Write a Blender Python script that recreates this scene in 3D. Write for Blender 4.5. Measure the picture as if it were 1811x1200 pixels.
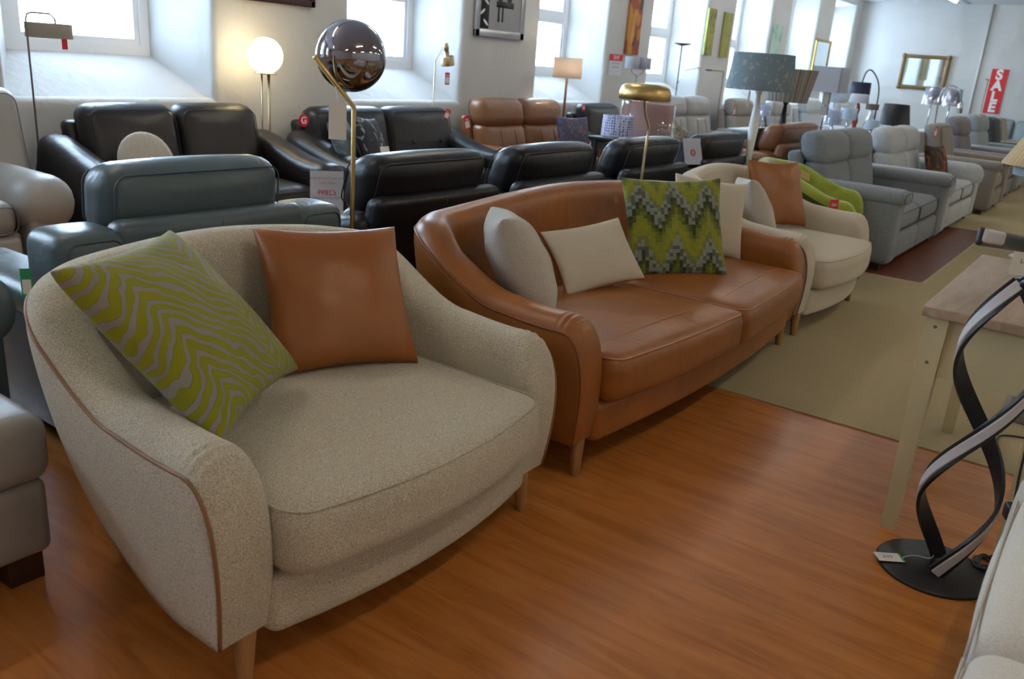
import bpy, math, random
from mathutils import Vector, Matrix
random.seed(7)
PI = math.pi
for o in list(bpy.data.objects): bpy.data.objects.remove(o)
SC = bpy.context.scene
COL = SC.collection

# ------------------------------------------------------------------ camera
CAM_R = ((0.58971607, -0.21396101, 0.77875262), (-0.80433588, -0.24234876, 0.54250425), (0.07265498, -0.94630215, -0.31501347))
RIGHT = Vector([r[0] for r in CAM_R]); DOWN = Vector([r[1] for r in CAM_R]); FWD = Vector([r[2] for r in CAM_R])
EYE = Vector((0, 0, 1.45)); FPX = 1498.0
cam_data = bpy.data.cameras.new('camera'); cam = bpy.data.objects.new('camera', cam_data); COL.objects.link(cam)
cam.matrix_world = Matrix(((RIGHT.x, -DOWN.x, -FWD.x, EYE.x), (RIGHT.y, -DOWN.y, -FWD.y, EYE.y), (RIGHT.z, -DOWN.z, -FWD.z, EYE.z), (0, 0, 0, 1)))
cam_data.sensor_width = 36; cam_data.lens = 36 * FPX / 1811
cam_data.clip_start = 0.05; cam_data.clip_end = 200
cam_data.dof.use_dof = True; cam_data.dof.focus_distance = 3.2; cam_data.dof.aperture_fstop = 4.5
SC.camera = cam
SC.view_settings.view_transform = 'Standard'; SC.view_settings.look = 'None'
SC.view_settings.gamma = 1; SC.view_settings.use_curve_mapping = False
SC.view_settings.exposure = 1.25
# ------------------------------------------------------------------ daylight outside
W_ = bpy.data.worlds.new('overcast'); SC.world = W_; W_.use_nodes = True
bg = W_.node_tree.nodes['Background']; bg.inputs[0].default_value = (0.62, 0.80, 1.0, 1); bg.inputs[1].default_value = 11.0
TUBE_STRENGTH = 24.0
TUBE_COL = (1.0, 0.86, 0.66, 1)

def at(u, v, Y=None, X=None, Z=None):
    """point of the room at plane Y, X or Z that lies along a direction from the eye"""
    d = RIGHT * (u - 905.5) + DOWN * (v - 600) + FWD * FPX
    if Y is not None: t = Y / d.y
    elif X is not None: t = X / d.x
    else: t = (Z - EYE.z) / d.z
    return EYE + d * t
def size(px, p): return px * (Vector(p) - EYE).dot(FWD) / FPX

# ------------------------------------------------------------------ materials
MATS = {}
def new_mat(name):
    m = bpy.data.materials.new(name); m.use_nodes = True
    nt = m.node_tree; b = nt.nodes['Principled BSDF']
    return m, nt, b
def N(nt, t, **kw):
    n = nt.nodes.new(t)
    for k, v in kw.items():
        if k in ('inp',):
            for kk, vv in v.items(): n.inputs[kk].default_value = vv
        else: setattr(n, k, v)
    return n
def c4(c): return (c[0], c[1], c[2], 1)
def plain(name, col, rough=.5, metal=0, spec=.5, bump=0, bscale=40, emis=None, es=0, coat=0):
    if name in MATS: return MATS[name]
    m, nt, b = new_mat(name)
    b.inputs['Base Color'].default_value = c4(col); b.inputs['Roughness'].default_value = rough
    b.inputs['Metallic'].default_value = metal; b.inputs['Specular IOR Level'].default_value = spec
    b.inputs['Coat Weight'].default_value = coat
    if emis: b.inputs['Emission Color'].default_value = c4(emis); b.inputs['Emission Strength'].default_value = es
    tc = N(nt, 'ShaderNodeTexCoord'); no = N(nt, 'ShaderNodeTexNoise', inp={'Scale': bscale, 'Detail': 3})
    nt.links.new(tc.outputs['Object'], no.inputs['Vector'])
    mr = N(nt, 'ShaderNodeMapRange', inp={'To Min': max(rough - .06, 0), 'To Max': rough + .06})
    nt.links.new(no.outputs['Fac'], mr.inputs['Value']); nt.links.new(mr.outputs[0], b.inputs['Roughness'])
    if bump:
        bp = N(nt, 'ShaderNodeBump', inp={'Strength': bump, 'Distance': .004})
        nt.links.new(no.outputs['Fac'], bp.inputs['Height']); nt.links.new(bp.outputs[0], b.inputs['Normal'])
    MATS[name] = m; return m
def leather(name, col, rough=.42, var=.12, spec=.5):
    if name in MATS: return MATS[name]
    m, nt, b = new_mat(name)
    tc = N(nt, 'ShaderNodeTexCoord')
    n1 = N(nt, 'ShaderNodeTexNoise', inp={'Scale': 3.5, 'Detail': 3})
    n2 = N(nt, 'ShaderNodeTexVoronoi', inp={'Scale': 260})
    n3 = N(nt, 'ShaderNodeTexNoise', inp={'Scale': 9, 'Detail': 2, 'Distortion': 1.2})
    for n in (n1, n2, n3): nt.links.new(tc.outputs['Object'], n.inputs['Vector'])
    cr = N(nt, 'ShaderNodeValToRGB')
    cr.color_ramp.elements[0].position = .3; cr.color_ramp.elements[1].position = .7
    cr.color_ramp.elements[0].color = c4([x * (1 - var) for x in col]); cr.color_ramp.elements[1].color = c4([min(1, x * (1 + var)) for x in col])
    nt.links.new(n1.outputs['Fac'], cr.inputs[0]); nt.links.new(cr.outputs[0], b.inputs['Base Color'])
    b.inputs['Roughness'].default_value = rough; b.inputs['Specular IOR Level'].default_value = spec
    b1 = N(nt, 'ShaderNodeBump', inp={'Strength': .12, 'Distance': .001}); b2 = N(nt, 'ShaderNodeBump', inp={'Strength': .16, 'Distance': .02})
    nt.links.new(n2.outputs['Distance'], b1.inputs['Height']); nt.links.new(n3.outputs['Fac'], b2.inputs['Height'])
    nt.links.new(b1.outputs[0], b2.inputs['Normal']); nt.links.new(b2.outputs[0], b.inputs['Normal'])
    MATS[name] = m; return m
def fabric(name, c1, c2, scale=420, bump=.5, rough=.95, lo=.4, hi=.6, sheen=.15):
    if name in MATS: return MATS[name]
    m, nt, b = new_mat(name)
    tc = N(nt, 'ShaderNodeTexCoord'); n1 = N(nt, 'ShaderNodeTexNoise', inp={'Scale': scale, 'Detail': 2, 'Roughness': .7})
    nt.links.new(tc.outputs['Object'], n1.inputs['Vector'])
    cr = N(nt, 'ShaderNodeValToRGB'); cr.color_ramp.elements[0].position = lo; cr.color_ramp.elements[1].position = hi
    cr.color_ramp.elements[0].color = c4(c2); cr.color_ramp.elements[1].color = c4(c1)
    nt.links.new(n1.outputs['Fac'], cr.inputs[0]); nt.links.new(cr.outputs[0], b.inputs['Base Color'])
    b.inputs['Roughness'].default_value = rough; b.inputs['Specular IOR Level'].default_value = .15
    b.inputs['Sheen Weight'].default_value = sheen
    bp = N(nt, 'ShaderNodeBump', inp={'Strength': bump, 'Distance': .004})
    nt.links.new(n1.outputs['Fac'], bp.inputs['Height']); nt.links.new(bp.outputs[0], b.inputs['Normal'])
    MATS[name] = m; return m
def wood(name, c1, c2, rough=.4, stretch=(1, 14, 14), scale=3):
    if name in MATS: return MATS[name]
    m, nt, b = new_mat(name)
    tc = N(nt, 'ShaderNodeTexCoord'); mp = N(nt, 'ShaderNodeMapping'); mp.inputs['Scale'].default_value = stretch
    n1 = N(nt, 'ShaderNodeTexNoise', inp={'Scale': scale, 'Detail': 6, 'Roughness': .65, 'Distortion': .6})
    nt.links.new(tc.outputs['Object'], mp.inputs[0]); nt.links.new(mp.outputs[0], n1.inputs['Vector'])
    cr = N(nt, 'ShaderNodeValToRGB'); cr.color_ramp.elements[0].position = .35; cr.color_ramp.elements[1].position = .65
    cr.color_ramp.elements[0].color = c4(c2); cr.color_ramp.elements[1].color = c4(c1)
    nt.links.new(n1.outputs['Fac'], cr.inputs[0]); nt.links.new(cr.outputs[0], b.inputs['Base Color'])
    b.inputs['Roughness'].default_value = rough
    MATS[name] = m; return m
def clear(name, tint=(1, 1, 1), gloss=.12, rough=.03):
    if name in MATS: return MATS[name]
    m, nt, b = new_mat(name); nt.nodes.remove(b)
    out = nt.nodes['Material Output']
    tr = N(nt, 'ShaderNodeBsdfTransparent', inp={'Color': c4(tint)}); gl = N(nt, 'ShaderNodeBsdfGlossy', inp={'Roughness': rough})
    fr = N(nt, 'ShaderNodeLayerWeight', inp={'Blend': .35}); mr = N(nt, 'ShaderNodeMapRange', inp={'To Min': gloss * .4, 'To Max': min(1, gloss * 3)})
    mx = N(nt, 'ShaderNodeMixShader')
    nt.links.new(fr.outputs['Facing'], mr.inputs['Value']); nt.links.new(mr.outputs[0], mx.inputs[0])
    nt.links.new(tr.outputs[0], mx.inputs[1]); nt.links.new(gl.outputs[0], mx.inputs[2]); nt.links.new(mx.outputs[0], out.inputs['Surface'])
    MATS[name] = m; return m
def shade_mat(name, col, trans=.35, glow=None, gs=0, weave=300):
    """cloth lampshade that lets some light through"""
    if name in MATS: return MATS[name]
    m, nt, b = new_mat(name); out = nt.nodes['Material Output']
    tc = N(nt, 'ShaderNodeTexCoord'); no = N(nt, 'ShaderNodeTexNoise', inp={'Scale': weave, 'Detail': 1})
    nt.links.new(tc.outputs['Object'], no.inputs['Vector'])
    cr = N(nt, 'ShaderNodeValToRGB'); cr.color_ramp.elements[0].color = c4([x * .88 for x in col]); cr.color_ramp.elements[1].color = c4(col)
    nt.links.new(no.outputs['Fac'], cr.inputs[0]); nt.links.new(cr.outputs[0], b.inputs['Base Color'])
    b.inputs['Roughness'].default_value = .8; b.inputs['Specular IOR Level'].default_value = .1
    tl = N(nt, 'ShaderNodeBsdfTranslucent'); nt.links.new(cr.outputs[0], tl.inputs['Color'])
    mx = N(nt, 'ShaderNodeMixShader', inp={0: trans})
    nt.links.new(b.outputs[0], mx.inputs[1]); nt.links.new(tl.outputs[0], mx.inputs[2]); nt.links.new(mx.outputs[0], out.inputs['Surface'])
    if glow: b.inputs['Emission Color'].default_value = c4(glow); b.inputs['Emission Strength'].default_value = gs
    MATS[name] = m; return m

# ------------------------------------------------------------------ mesh helpers
class MB:
    def __init__(s): s.v = []; s.f = []; s.m = []
    def add(s, VF, mi=0, M=None):
        V, F = VF; o = len(s.v)
        if M is not None: V = [M @ Vector(p) for p in V]
        s.v += [tuple(p) for p in V]; s.f += [tuple(i + o for i in f) for f in F]; s.m += [mi] * len(F); return s
    def build(s, name, mats, parent=None, smooth=True, loc=None, rot=None, sharp=None):
        me = bpy.data.meshes.new(name); me.from_pydata(s.v, [], s.f); me.update()
        if not isinstance(mats, (list, tuple)): mats = [mats]
        for m in mats: me.materials.append(m)
        for p, i in zip(me.polygons, s.m): p.material_index = i; p.use_smooth = smooth
        if sharp and smooth:
            try: me.set_sharp_from_angle(angle=sharp)
            except Exception: pass
        o = bpy.data.objects.new(name, me); COL.objects.link(o)
        if parent is not None: o.parent = parent
        if loc is not None: o.location = loc
        if rot is not None: o.rotation_euler = rot
        return o
def tag(o, label=None, cat=None, group=None, kind=None):
    if label: o['label'] = label
    if cat: o['category'] = cat
    if group: o['group'] = group
    if kind: o['kind'] = kind
    return o
def empty(name, loc, label, cat, rz=0, group=None):
    o = bpy.data.objects.new(name, None); COL.objects.link(o); o.location = loc; o.rotation_euler = (0, 0, rz)
    o.empty_display_size = .1
    return tag(o, label, cat, group)
def axis_lat(h, r, n):
    ins = [h - r + r * t for t in (.0, .42, .75, 1.0)]
    mid = [(-1 + 2 * i / n) * (h - r) for i in range(n + 1)]
    return [-x for x in reversed(ins[1:])] + mid + ins[1:]
def rbox(c, s, r, n=6, puff=(0, 0, 0), deform=None):
    hx, hy, hz = s[0] / 2, s[1] / 2, s[2] / 2; r = min(r, hx * .98, hy * .98, hz * .98)
    L = [axis_lat(h, r, n) for h in (hx, hy, hz)]; K = [len(l) - 1 for l in L]
    idx = {}; V = []
    def vid(i, j, k):
        key = (i, j, k)
        if key in idx: return idx[key]
        p = [L[0][i], L[1][j], L[2][k]]
        q = [max(-(h - r), min(h - r, a)) for a, h in zip(p, (hx, hy, hz))]
        d = [a - b for a, b in zip(p, q)]; ln = math.sqrt(sum(x * x for x in d))
        if ln > 1e-9: p = [b + x * r / ln for b, x in zip(q, d)]
        a, b, e = p[0] / hx, p[1] / hy, p[2] / hz
        fx, fy, fz = 1 - min(1, a * a), 1 - min(1, b * b), 1 - min(1, e * e)
        p = [p[0] + puff[0] * a * fy * fz, p[1] + puff[1] * b * fx * fz, p[2] + puff[2] * e * fx * fy]
        p = (p[0] + c[0], p[1] + c[1], p[2] + c[2])
        if deform: p = deform(*p)
        idx[key] = len(V); V.append(p); return idx[key]
    F = []
    for k in (0, K[2]):
        for i in range(K[0]):
            for j in range(K[1]):
                q = [vid(i, j, k), vid(i + 1, j, k), vid(i + 1, j + 1, k), vid(i, j + 1, k)]; F.append(q if k else q[::-1])
    for j in (0, K[1]):
        for i in range(K[0]):
            for k in range(K[2]):
                q = [vid(i, j, k), vid(i + 1, j, k), vid(i + 1, j, k + 1), vid(i, j, k + 1)]; F.append(q[::-1] if j else q)
    for i in (0, K[0]):
        for j in range(K[1]):
            for k in range(K[2]):
                q = [vid(i, j, k), vid(i, j + 1, k), vid(i, j + 1, k + 1), vid(i, j, k + 1)]; F.append(q if i else q[::-1])
    return V, F
def box(x0, x1, y0, y1, z0, z1):
    V = [(x, y, z) for z in (z0, z1) for y in (y0, y1) for x in (x0, x1)]
    return V, [(0, 2, 3, 1), (4, 5, 7, 6), (0, 1, 5, 4), (2, 6, 7, 3), (0, 4, 6, 2), (1, 3, 7, 5)]
def tube(pts, r, seg=8, closed=False, cap=True):
    pts = [Vector(p) for p in pts]; n = len(pts); V = []; F = []; up = None
    for i, p in enumerate(pts):
        if closed: t = pts[(i + 1) % n] - pts[i - 1]
        else: t = pts[min(i + 1, n - 1)] - pts[max(i - 1, 0)]
        if t.length < 1e-9: t = Vector((0, 0, 1))
        t.normalize()
        if up is None:
            up = Vector((0, 0, 1)) if abs(t.z) < .9 else Vector((1, 0, 0))
        a = t.cross(up)
        if a.length < 1e-6: a = t.orthogonal()
        a.normalize(); b = a.cross(t).normalized(); up = b
        rr = r[i] if isinstance(r, (list, tuple)) else r
        for k in range(seg):
            an = 2 * PI * k / seg; V.append(p + (a * math.cos(an) + b * math.sin(an)) * rr)
    m = n if closed else n - 1
    for i in range(m):
        for k in range(seg):
            a0 = i * seg + k; a1 = i * seg + (k + 1) % seg; b0 = ((i + 1) % n) * seg + k; b1 = ((i + 1) % n) * seg + (k + 1) % seg
            F.append((a0, b0, b1, a1))
    if cap and not closed: F.append(tuple(range(seg))); F.append(tuple(range(n * seg - 1, (n - 1) * seg - 1, -1)))
    return V, F
def smooth_path(pts, k=6):
    pts = [Vector(p) for p in pts]; out = []
    for i in range(len(pts) - 1):
        p0 = pts[max(i - 1, 0)]; p1 = pts[i]; p2 = pts[i + 1]; p3 = pts[min(i + 2, len(pts) - 1)]
        for j in range(k):
            t = j / k
            out.append(.5 * ((2 * p1) + (p2 - p0) * t + (2 * p0 - 5 * p1 + 4 * p2 - p3) * t * t + (3 * p1 - p0 - 3 * p2 + p3) * t ** 3))
    out.append(pts[-1]); return out
def lathe(prof, seg=32, c=(0, 0, 0), cap=True, M=None):
    V = []; F = []
    for r, z in prof:
        for k in range(seg):
            a = 2 * PI * k / seg; V.append(Vector((c[0] + r * math.cos(a), c[1] + r * math.sin(a), c[2] + z)))
    n = len(prof)
    for i in range(n - 1):
        for k in range(seg): F.append((i * seg + k, i * seg + (k + 1) % seg, (i + 1) * seg + (k + 1) % seg, (i + 1) * seg + k))
    if cap:
        if prof[0][0] > 1e-4: F.append(tuple(range(seg))[::-1])
        if prof[-1][0] > 1e-4: F.append(tuple(range((n - 1) * seg, n * seg)))
    if M is not None: V = [M @ p for p in V]
    return V, F
def ball(c, r, seg=32, rings=20, sc=(1, 1, 1)):
    prof = [(max(1e-5, r * math.sin(PI * i / rings)), -r * math.cos(PI * i / rings)) for i in range(rings + 1)]
    V, F = lathe(prof, seg, (0, 0, 0), False)
    return [Vector((p.x * sc[0] + c[0], p.y * sc[1] + c[1], p.z * sc[2] + c[2])) for p in V], F
def seam_rect(hx, hz, y, rr, c, r=.004, deform=None, face='y', bul=0, n=7):
    """a stitched welt running round a cushion face"""
    P = []
    hx -= 0; cs = [(1, 1, 0), (-1, 1, 90), (-1, -1, 180), (1, -1, 270)]
    for sx, sz, a0 in cs:
        for k in range(n):
            a = math.radians(a0 + 90 * k / (n - 1)); P.append((sx * (hx - rr) + rr * math.cos(a), sz * (hz - rr) + rr * math.sin(a)))
    Q = []
    m = len(P)
    for i in range(m):
        a, b = P[i], P[(i + 1) % m]; L = math.hypot(b[0] - a[0], b[1] - a[1]); q = max(1, int(L / .06))
        for j in range(q): Q.append((a[0] + (b[0] - a[0]) * j / q, a[1] + (b[1] - a[1]) * j / q))
    out = []
    for u, w in Q:
        if face == 'y': p = (c[0] + u, c[1] + y, c[2] + w)
        elif face == 'z': p = (c[0] + u, c[1] + w, c[2] + y)
        else: p = (c[0] + y, c[1] + u, c[2] + w)
        out.append(deform(*p) if deform else p)
    return tube(out, r, 6, closed=True)
TXT = {}
def text(s, h, mat, parent, loc, rot, name='lettering', mirror=False, align='CENTER', bold=0, label=None):
    cu = bpy.data.curves.new('t', 'FONT'); cu.body = s; cu.size = h; cu.align_x = align; cu.align_y = 'CENTER'; cu.extrude = .0004; cu.offset = bold
    o = bpy.data.objects.new('t', cu); COL.objects.link(o); bpy.context.view_layer.update()
    me = bpy.data.meshes.new_from_object(o.evaluated_get(bpy.context.evaluated_depsgraph_get()))
    bpy.data.objects.remove(o)
    if mirror:
        for v in me.vertices: v.co.x = -v.co.x
        me.flip_normals()
    me.materials.clear(); me.materials.append(mat)
    t = bpy.data.objects.new(name, me); COL.objects.link(t); t.parent = parent; t.location = loc; t.rotation_euler = rot
    if label: t['label'] = label
    return t
def struct(o): o['kind'] = 'structure'; return o

# ------------------------------------------------------------------ palette
M_wall = None
def wall_material():
    m, nt, b = new_mat('painted_stone')
    tc = N(nt, 'ShaderNodeTexCoord'); n1 = N(nt, 'ShaderNodeTexNoise', inp={'Scale': 1.3, 'Detail': 5}); n2 = N(nt, 'ShaderNodeTexNoise', inp={'Scale': 14, 'Detail': 4})
    n3 = N(nt, 'ShaderNodeTexVoronoi', inp={'Scale': 2.2})
    for n in (n1, n2, n3): nt.links.new(tc.outputs['Object'], n.inputs['Vector'])
    cr = N(nt, 'ShaderNodeValToRGB'); cr.color_ramp.elements[0].color = (.47, .475, .47, 1); cr.color_ramp.elements[1].color = (.62, .625, .62, 1)
    nt.links.new(n1.outputs['Fac'], cr.inputs[0]); nt.links.new(cr.outputs[0], b.inputs['Base Color']); b.inputs['Roughness'].default_value = .7
    b1 = N(nt, 'ShaderNodeBump', inp={'Strength': .35, 'Distance': .02}); b2 = N(nt, 'ShaderNodeBump', inp={'Strength': .3, 'Distance': .08})
    nt.links.new(n2.outputs['Fac'], b1.inputs['Height']); nt.links.new(n3.outputs['Distance'], b2.inputs['Height'])
    nt.links.new(b1.outputs[0], b2.inputs['Normal']); nt.links.new(b2.outputs[0], b.inputs['Normal']); return m
M_wall = wall_material()
def laminate():
    m, nt, b = new_mat('orange_laminate')
    tc = N(nt, 'ShaderNodeTexCoord')
    mp = N(nt, 'ShaderNodeMapping'); mp.inputs['Rotation'].default_value = (0, 0, PI / 2)
    br = N(nt, 'ShaderNodeTexBrick', inp={'Scale': 1, 'Brick Width': 1.25, 'Row Height': .095, 'Mortar Size': .0012, 'Mortar Smooth': .2, 'Bias': 0,
        'Color1': (.2, .2, .2, 1), 'Color2': (.8, .8, .8, 1), 'Mortar': (.0, .0, .0, 1)})
    nt.links.new(tc.outputs['Object'], mp.inputs[0]); nt.links.new(mp.outputs[0], br.inputs['Vector'])
    m2 = N(nt, 'ShaderNodeMapping'); m2.inputs['Scale'].default_value = (6, .7, 1)
    nt.links.new(tc.outputs['Object'], m2.inputs[0])
    n1 = N(nt, 'ShaderNodeTexNoise', inp={'Scale': 3.2, 'Detail': 6, 'Roughness': .6, 'Distortion': .8}); nt.links.new(m2.outputs[0], n1.inputs['Vector'])
    ad = N(nt, 'ShaderNodeMath', operation='MULTIPLY_ADD', inp={1: .16}); nt.links.new(br.outputs['Color'], ad.inputs[0]); nt.links.new(n1.outputs['Fac'], ad.inputs[2])
    cr = N(nt, 'ShaderNodeValToRGB'); e = cr.color_ramp.elements
    e[0].position = .32; e[0].color = (.35, .115, .022, 1); e[1].position = .92; e[1].color = (.60, .235, .060, 1)
    k = cr.color_ramp.elements.new(.58); k.color = (.48, .175, .038, 1)
    nt.links.new(ad.outputs[0], cr.inputs[0]); nt.links.new(cr.outputs[0], b.inputs['Base Color'])
    b.inputs['Roughness'].default_value = .26; b.inputs['Specular IOR Level'].default_value = .55
    n2 = N(nt, 'ShaderNodeTexNoise', inp={'Scale': 120, 'Detail': 2}); nt.links.new(m2.outputs[0], n2.inputs['Vector'])
    bp = N(nt, 'ShaderNodeBump', inp={'Strength': .05, 'Distance': .001}); nt.links.new(n2.outputs['Fac'], bp.inputs['Height']); nt.links.new(bp.outputs[0], b.inputs['Normal'])
    return m
M_floor = laminate()
M_carpet = fabric('sand_carpet', (.45, .37, .21), (.35, .285, .16), 260, .6, .98, .35, .65, .1)
M_darklam = wood('red_brown_laminate', (.20, .062, .030), (.15, .042, .02), .35, (14, 1, 1), 2)
M_ceil = plain('ceiling_paint', (.55, .56, .57), .8)
M_trimw = plain('white_upvc', (.82, .86, .90), .35)
M_cream = fabric('cream_boucle', (.72, .66, .52), (.36, .315, .23), 330, .95, .97, .38, .60, .2)
M_creamflat = fabric('cream_weave', (.62, .56, .45), (.45, .39, .30), 600, .3, .95, .35, .65)
M_greyweave = fabric('oatmeal_weave', (.60, .555, .48), (.36, .32, .27), 380, .55, .95, .35, .62)
M_tan = leather('tan_leather', (.29, .098, .017), .38, .12)
M_tand = leather('tan_piping', (.22, .070, .018), .4)
M_tan2 = leather('cushion_leather', (.27, .086, .012), .40, .08)
M_pipe = leather('brown_piping', (.25, .125, .055), .5)
M_stitch = plain('thread', (.50, .27, .12), .7)
M_oak = wood('oak_leg', (.40, .215, .08), (.30, .155, .055), .4, (20, 20, 2), 3)
M_blue = leather('blue_grey_leather', (.072, .103, .115), .36, .08)
M_blued = plain('blue_seam', (.045, .07, .085), .5)
M_black = leather('black_leather', (.012, .012, .016), .36, .2, .42)
M_blackd = plain('black_seam', (.012, .012, .014), .5)
M_dbrown = leather('espresso_leather', (.017, .013, .013), .36, .1, .42)
M_taupeL = leather('light_grey_leather', (.30, .285, .265), .38, .08)
M_taupeLd = plain('grey_seam', (.15, .14, .13), .6)
M_rust = leather('rust_leather', (.20, .082, .030), .36, .1)
M_rustd = plain('rust_seam', (.12, .035, .012), .5)
M_greyf = fabric('grey_tweed', (.31, .335, .36), (.13, .145, .16), 230, .6, .96, .36, .62)
M_whitef = fabric('pale_grey_tweed', (.58, .61, .63), (.29, .31, .33), 170, .7, .96, .34, .6)
M_taupef = fabric('taupe_chenille', (.30, .265, .23), (.215, .19, .165), 200, .4, .96)
M_mauvef = fabric('mauve_chenille', (.235, .215, .235), (.17, .155, .17), 200, .4, .96)
M_iceblue = fabric('ice_blue_chenille', (.33, .38, .40), (.23, .27, .29), 200, .4, .96)
M_charf = fabric('charcoal_stripe', (.10, .105, .115), (.045, .048, .055), 60, .4, .96)
M_creamf = fabric('ivory_chenille', (.52, .48, .40), (.42, .38, .31), 200, .4, .96)
M_seamdk = plain('dark_seam', (.05, .055, .06), .7)
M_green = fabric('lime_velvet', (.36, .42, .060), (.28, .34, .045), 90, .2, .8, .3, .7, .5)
M_greend = fabric('dark_green_velvet', (.075, .095, .018), (.05, .065, .012), 90, .2, .8, .3, .7, .3)  # darker green for the outer faces of the tub shell
M_gold = plain('brushed_brass', (.55, .40, .17), .36, 1)
M_bronze = plain('antique_brass', (.42, .33, .20), .35, 1)
M_chrome = plain('chrome', (.62, .62, .66), .08, 1)
M_smoke = plain('smoked_chrome_glass', (.38, .36, .39), .015, 1)
M_blackm = plain('black_metal', (.012, .012, .014), .42, 0, .5)
M_silver = plain('silver_metal', (.55, .56, .58), .25, 1)
M_card = plain('card', (.74, .72, .66), .6)
M_white = plain('white_plastic', (.78, .79, .80), .4)
M_red = plain('sale_red', (.62, .025, .03), .5)
M_redtag = plain('tag_red', (.62, .012, .035), .5)
M_ink = plain('ink', (.03, .03, .035), .6)
M_inkred = plain('red_ink', (.55, .03, .05), .6)
M_inkgrey = plain('grey_ink', (.30, .30, .33), .6)
M_darkwood = wood('dark_wood', (.05, .022, .012), (.03, .013, .008), .35, (20, 20, 2), 3)

# ------------------------------------------------------------------ room shell
X0, X1, Y0, Y1, ZC = -5.0, 20.9, -6.0, 5.75, 3.20
Mb = MB(); Mb.add(box(X0, X1, Y0, Y1 + .55, -.1, 0)); struct(Mb.build('floor', M_floor, smooth=False))
cp = MB()
cp.add(box(3.745, 7.15, Y0, Y1, 0, .006)); cp.add(box(7.15, X1, Y0, 1.12, 0, .006)); cp.add(box(10.58, X1, 1.12, Y1, 0, .006))
struct(cp.build('floor_carpet', M_carpet, smooth=False))
dl = MB(); dl.add(box(7.15, 10.58, 1.12, Y1, 0, .004)); struct(dl.build('floor_strip', M_darklam, smooth=False))
ed = MB(); ed.add(box(7.135, 7.165, 1.10, Y1, .0, .009)); ed.add(box(7.15, 10.58, 1.11, 1.13, 0, .008)); struct(ed.build('trim_carpet_edge', plain('pale_binding', (.5, .42, .26), .9), smooth=False))
struct(MB().add(box(X0, X1, Y0, Y1 + .55, ZC, ZC + .1)).build('ceiling', M_ceil, smooth=False))
struct(MB().add(box(X1, X1 + .2, Y0, Y1 + .6, 0, ZC)).build('wall_end', M_wall, smooth=False))
struct(MB().add(box(X0 - .2, X0, Y0, Y1 + .6, 0, ZC)).build('wall_behind', M_wall, smooth=False))
struct(MB().add(box(X0, X1, Y0 - .2, Y0, 0, ZC)).build('wall_right', M_wall, smooth=False))
# window wall with splayed, softly rounded openings
WZ0, WZ1 = .99, 3.06; WYI = 6.22; IN = .22; IZ0, IZ1 = 1.26, 3.0
OPEN = [(-.30, 1.18), (2.59, 4.07), (5.46, 6.97), (8.35, 9.84), (11.05, 12.75), (13.85, 15.45), (16.45, 18.0), (18.98, 20.5)]
OPEN = [(-3.2, -1.72)] + OPEN
wl = MB(); R_ = .07
xs = [X0]
for a, b in OPEN: xs += [a - R_, b + R_]
xs.append(X1)
for i in range(0, len(xs) - 1):
    a, b = xs[i], xs[i + 1]
    if i % 2 == 0: wl.add(([(a, Y1, 0), (b, Y1, 0), (b, Y1, ZC), (a, Y1, ZC)], [(0, 1, 2, 3)]))
    else:
        wl.add(([(a, Y1, 0), (b, Y1, 0), (b, Y1, WZ0 - R_), (a, Y1, WZ0 - R_)], [(0, 1, 2, 3)]))
        wl.add(([(a, Y1, WZ1 + R_), (b, Y1, WZ1 + R_), (b, Y1, ZC), (a, Y1, ZC)], [(0, 1, 2, 3)]))
for a, b in OPEN:
    loops = []
    for k in range(6):
        an = PI / 2 * k / 5; e = R_ * (1 - math.sin(an)); y = Y1 + R_ * (1 - math.cos(an))
        loops.append((a - e, b + e, WZ0 - e, WZ1 + e, y))
    loops.append((a + IN, b - IN, IZ0, IZ1, WYI)); loops.append((a + IN, b - IN, IZ0, IZ1, WYI + .13))
    V = []
    for (p, q, r, s, y) in loops: V += [(p, y, r), (q, y, r), (q, y, s), (p, y, s)]
    F = []
    for i in range(len(loops) - 1):
        for k in range(4): F.append((i * 4 + k, i * 4 + (k + 1) % 4, i * 4 + 4 + (k + 1) % 4, i * 4 + 4 + k))
    wl.add((V, F))
wo = wl.build('wall_left', M_wall, smooth=True, sharp=math.radians(25)); struct(wo)
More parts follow.
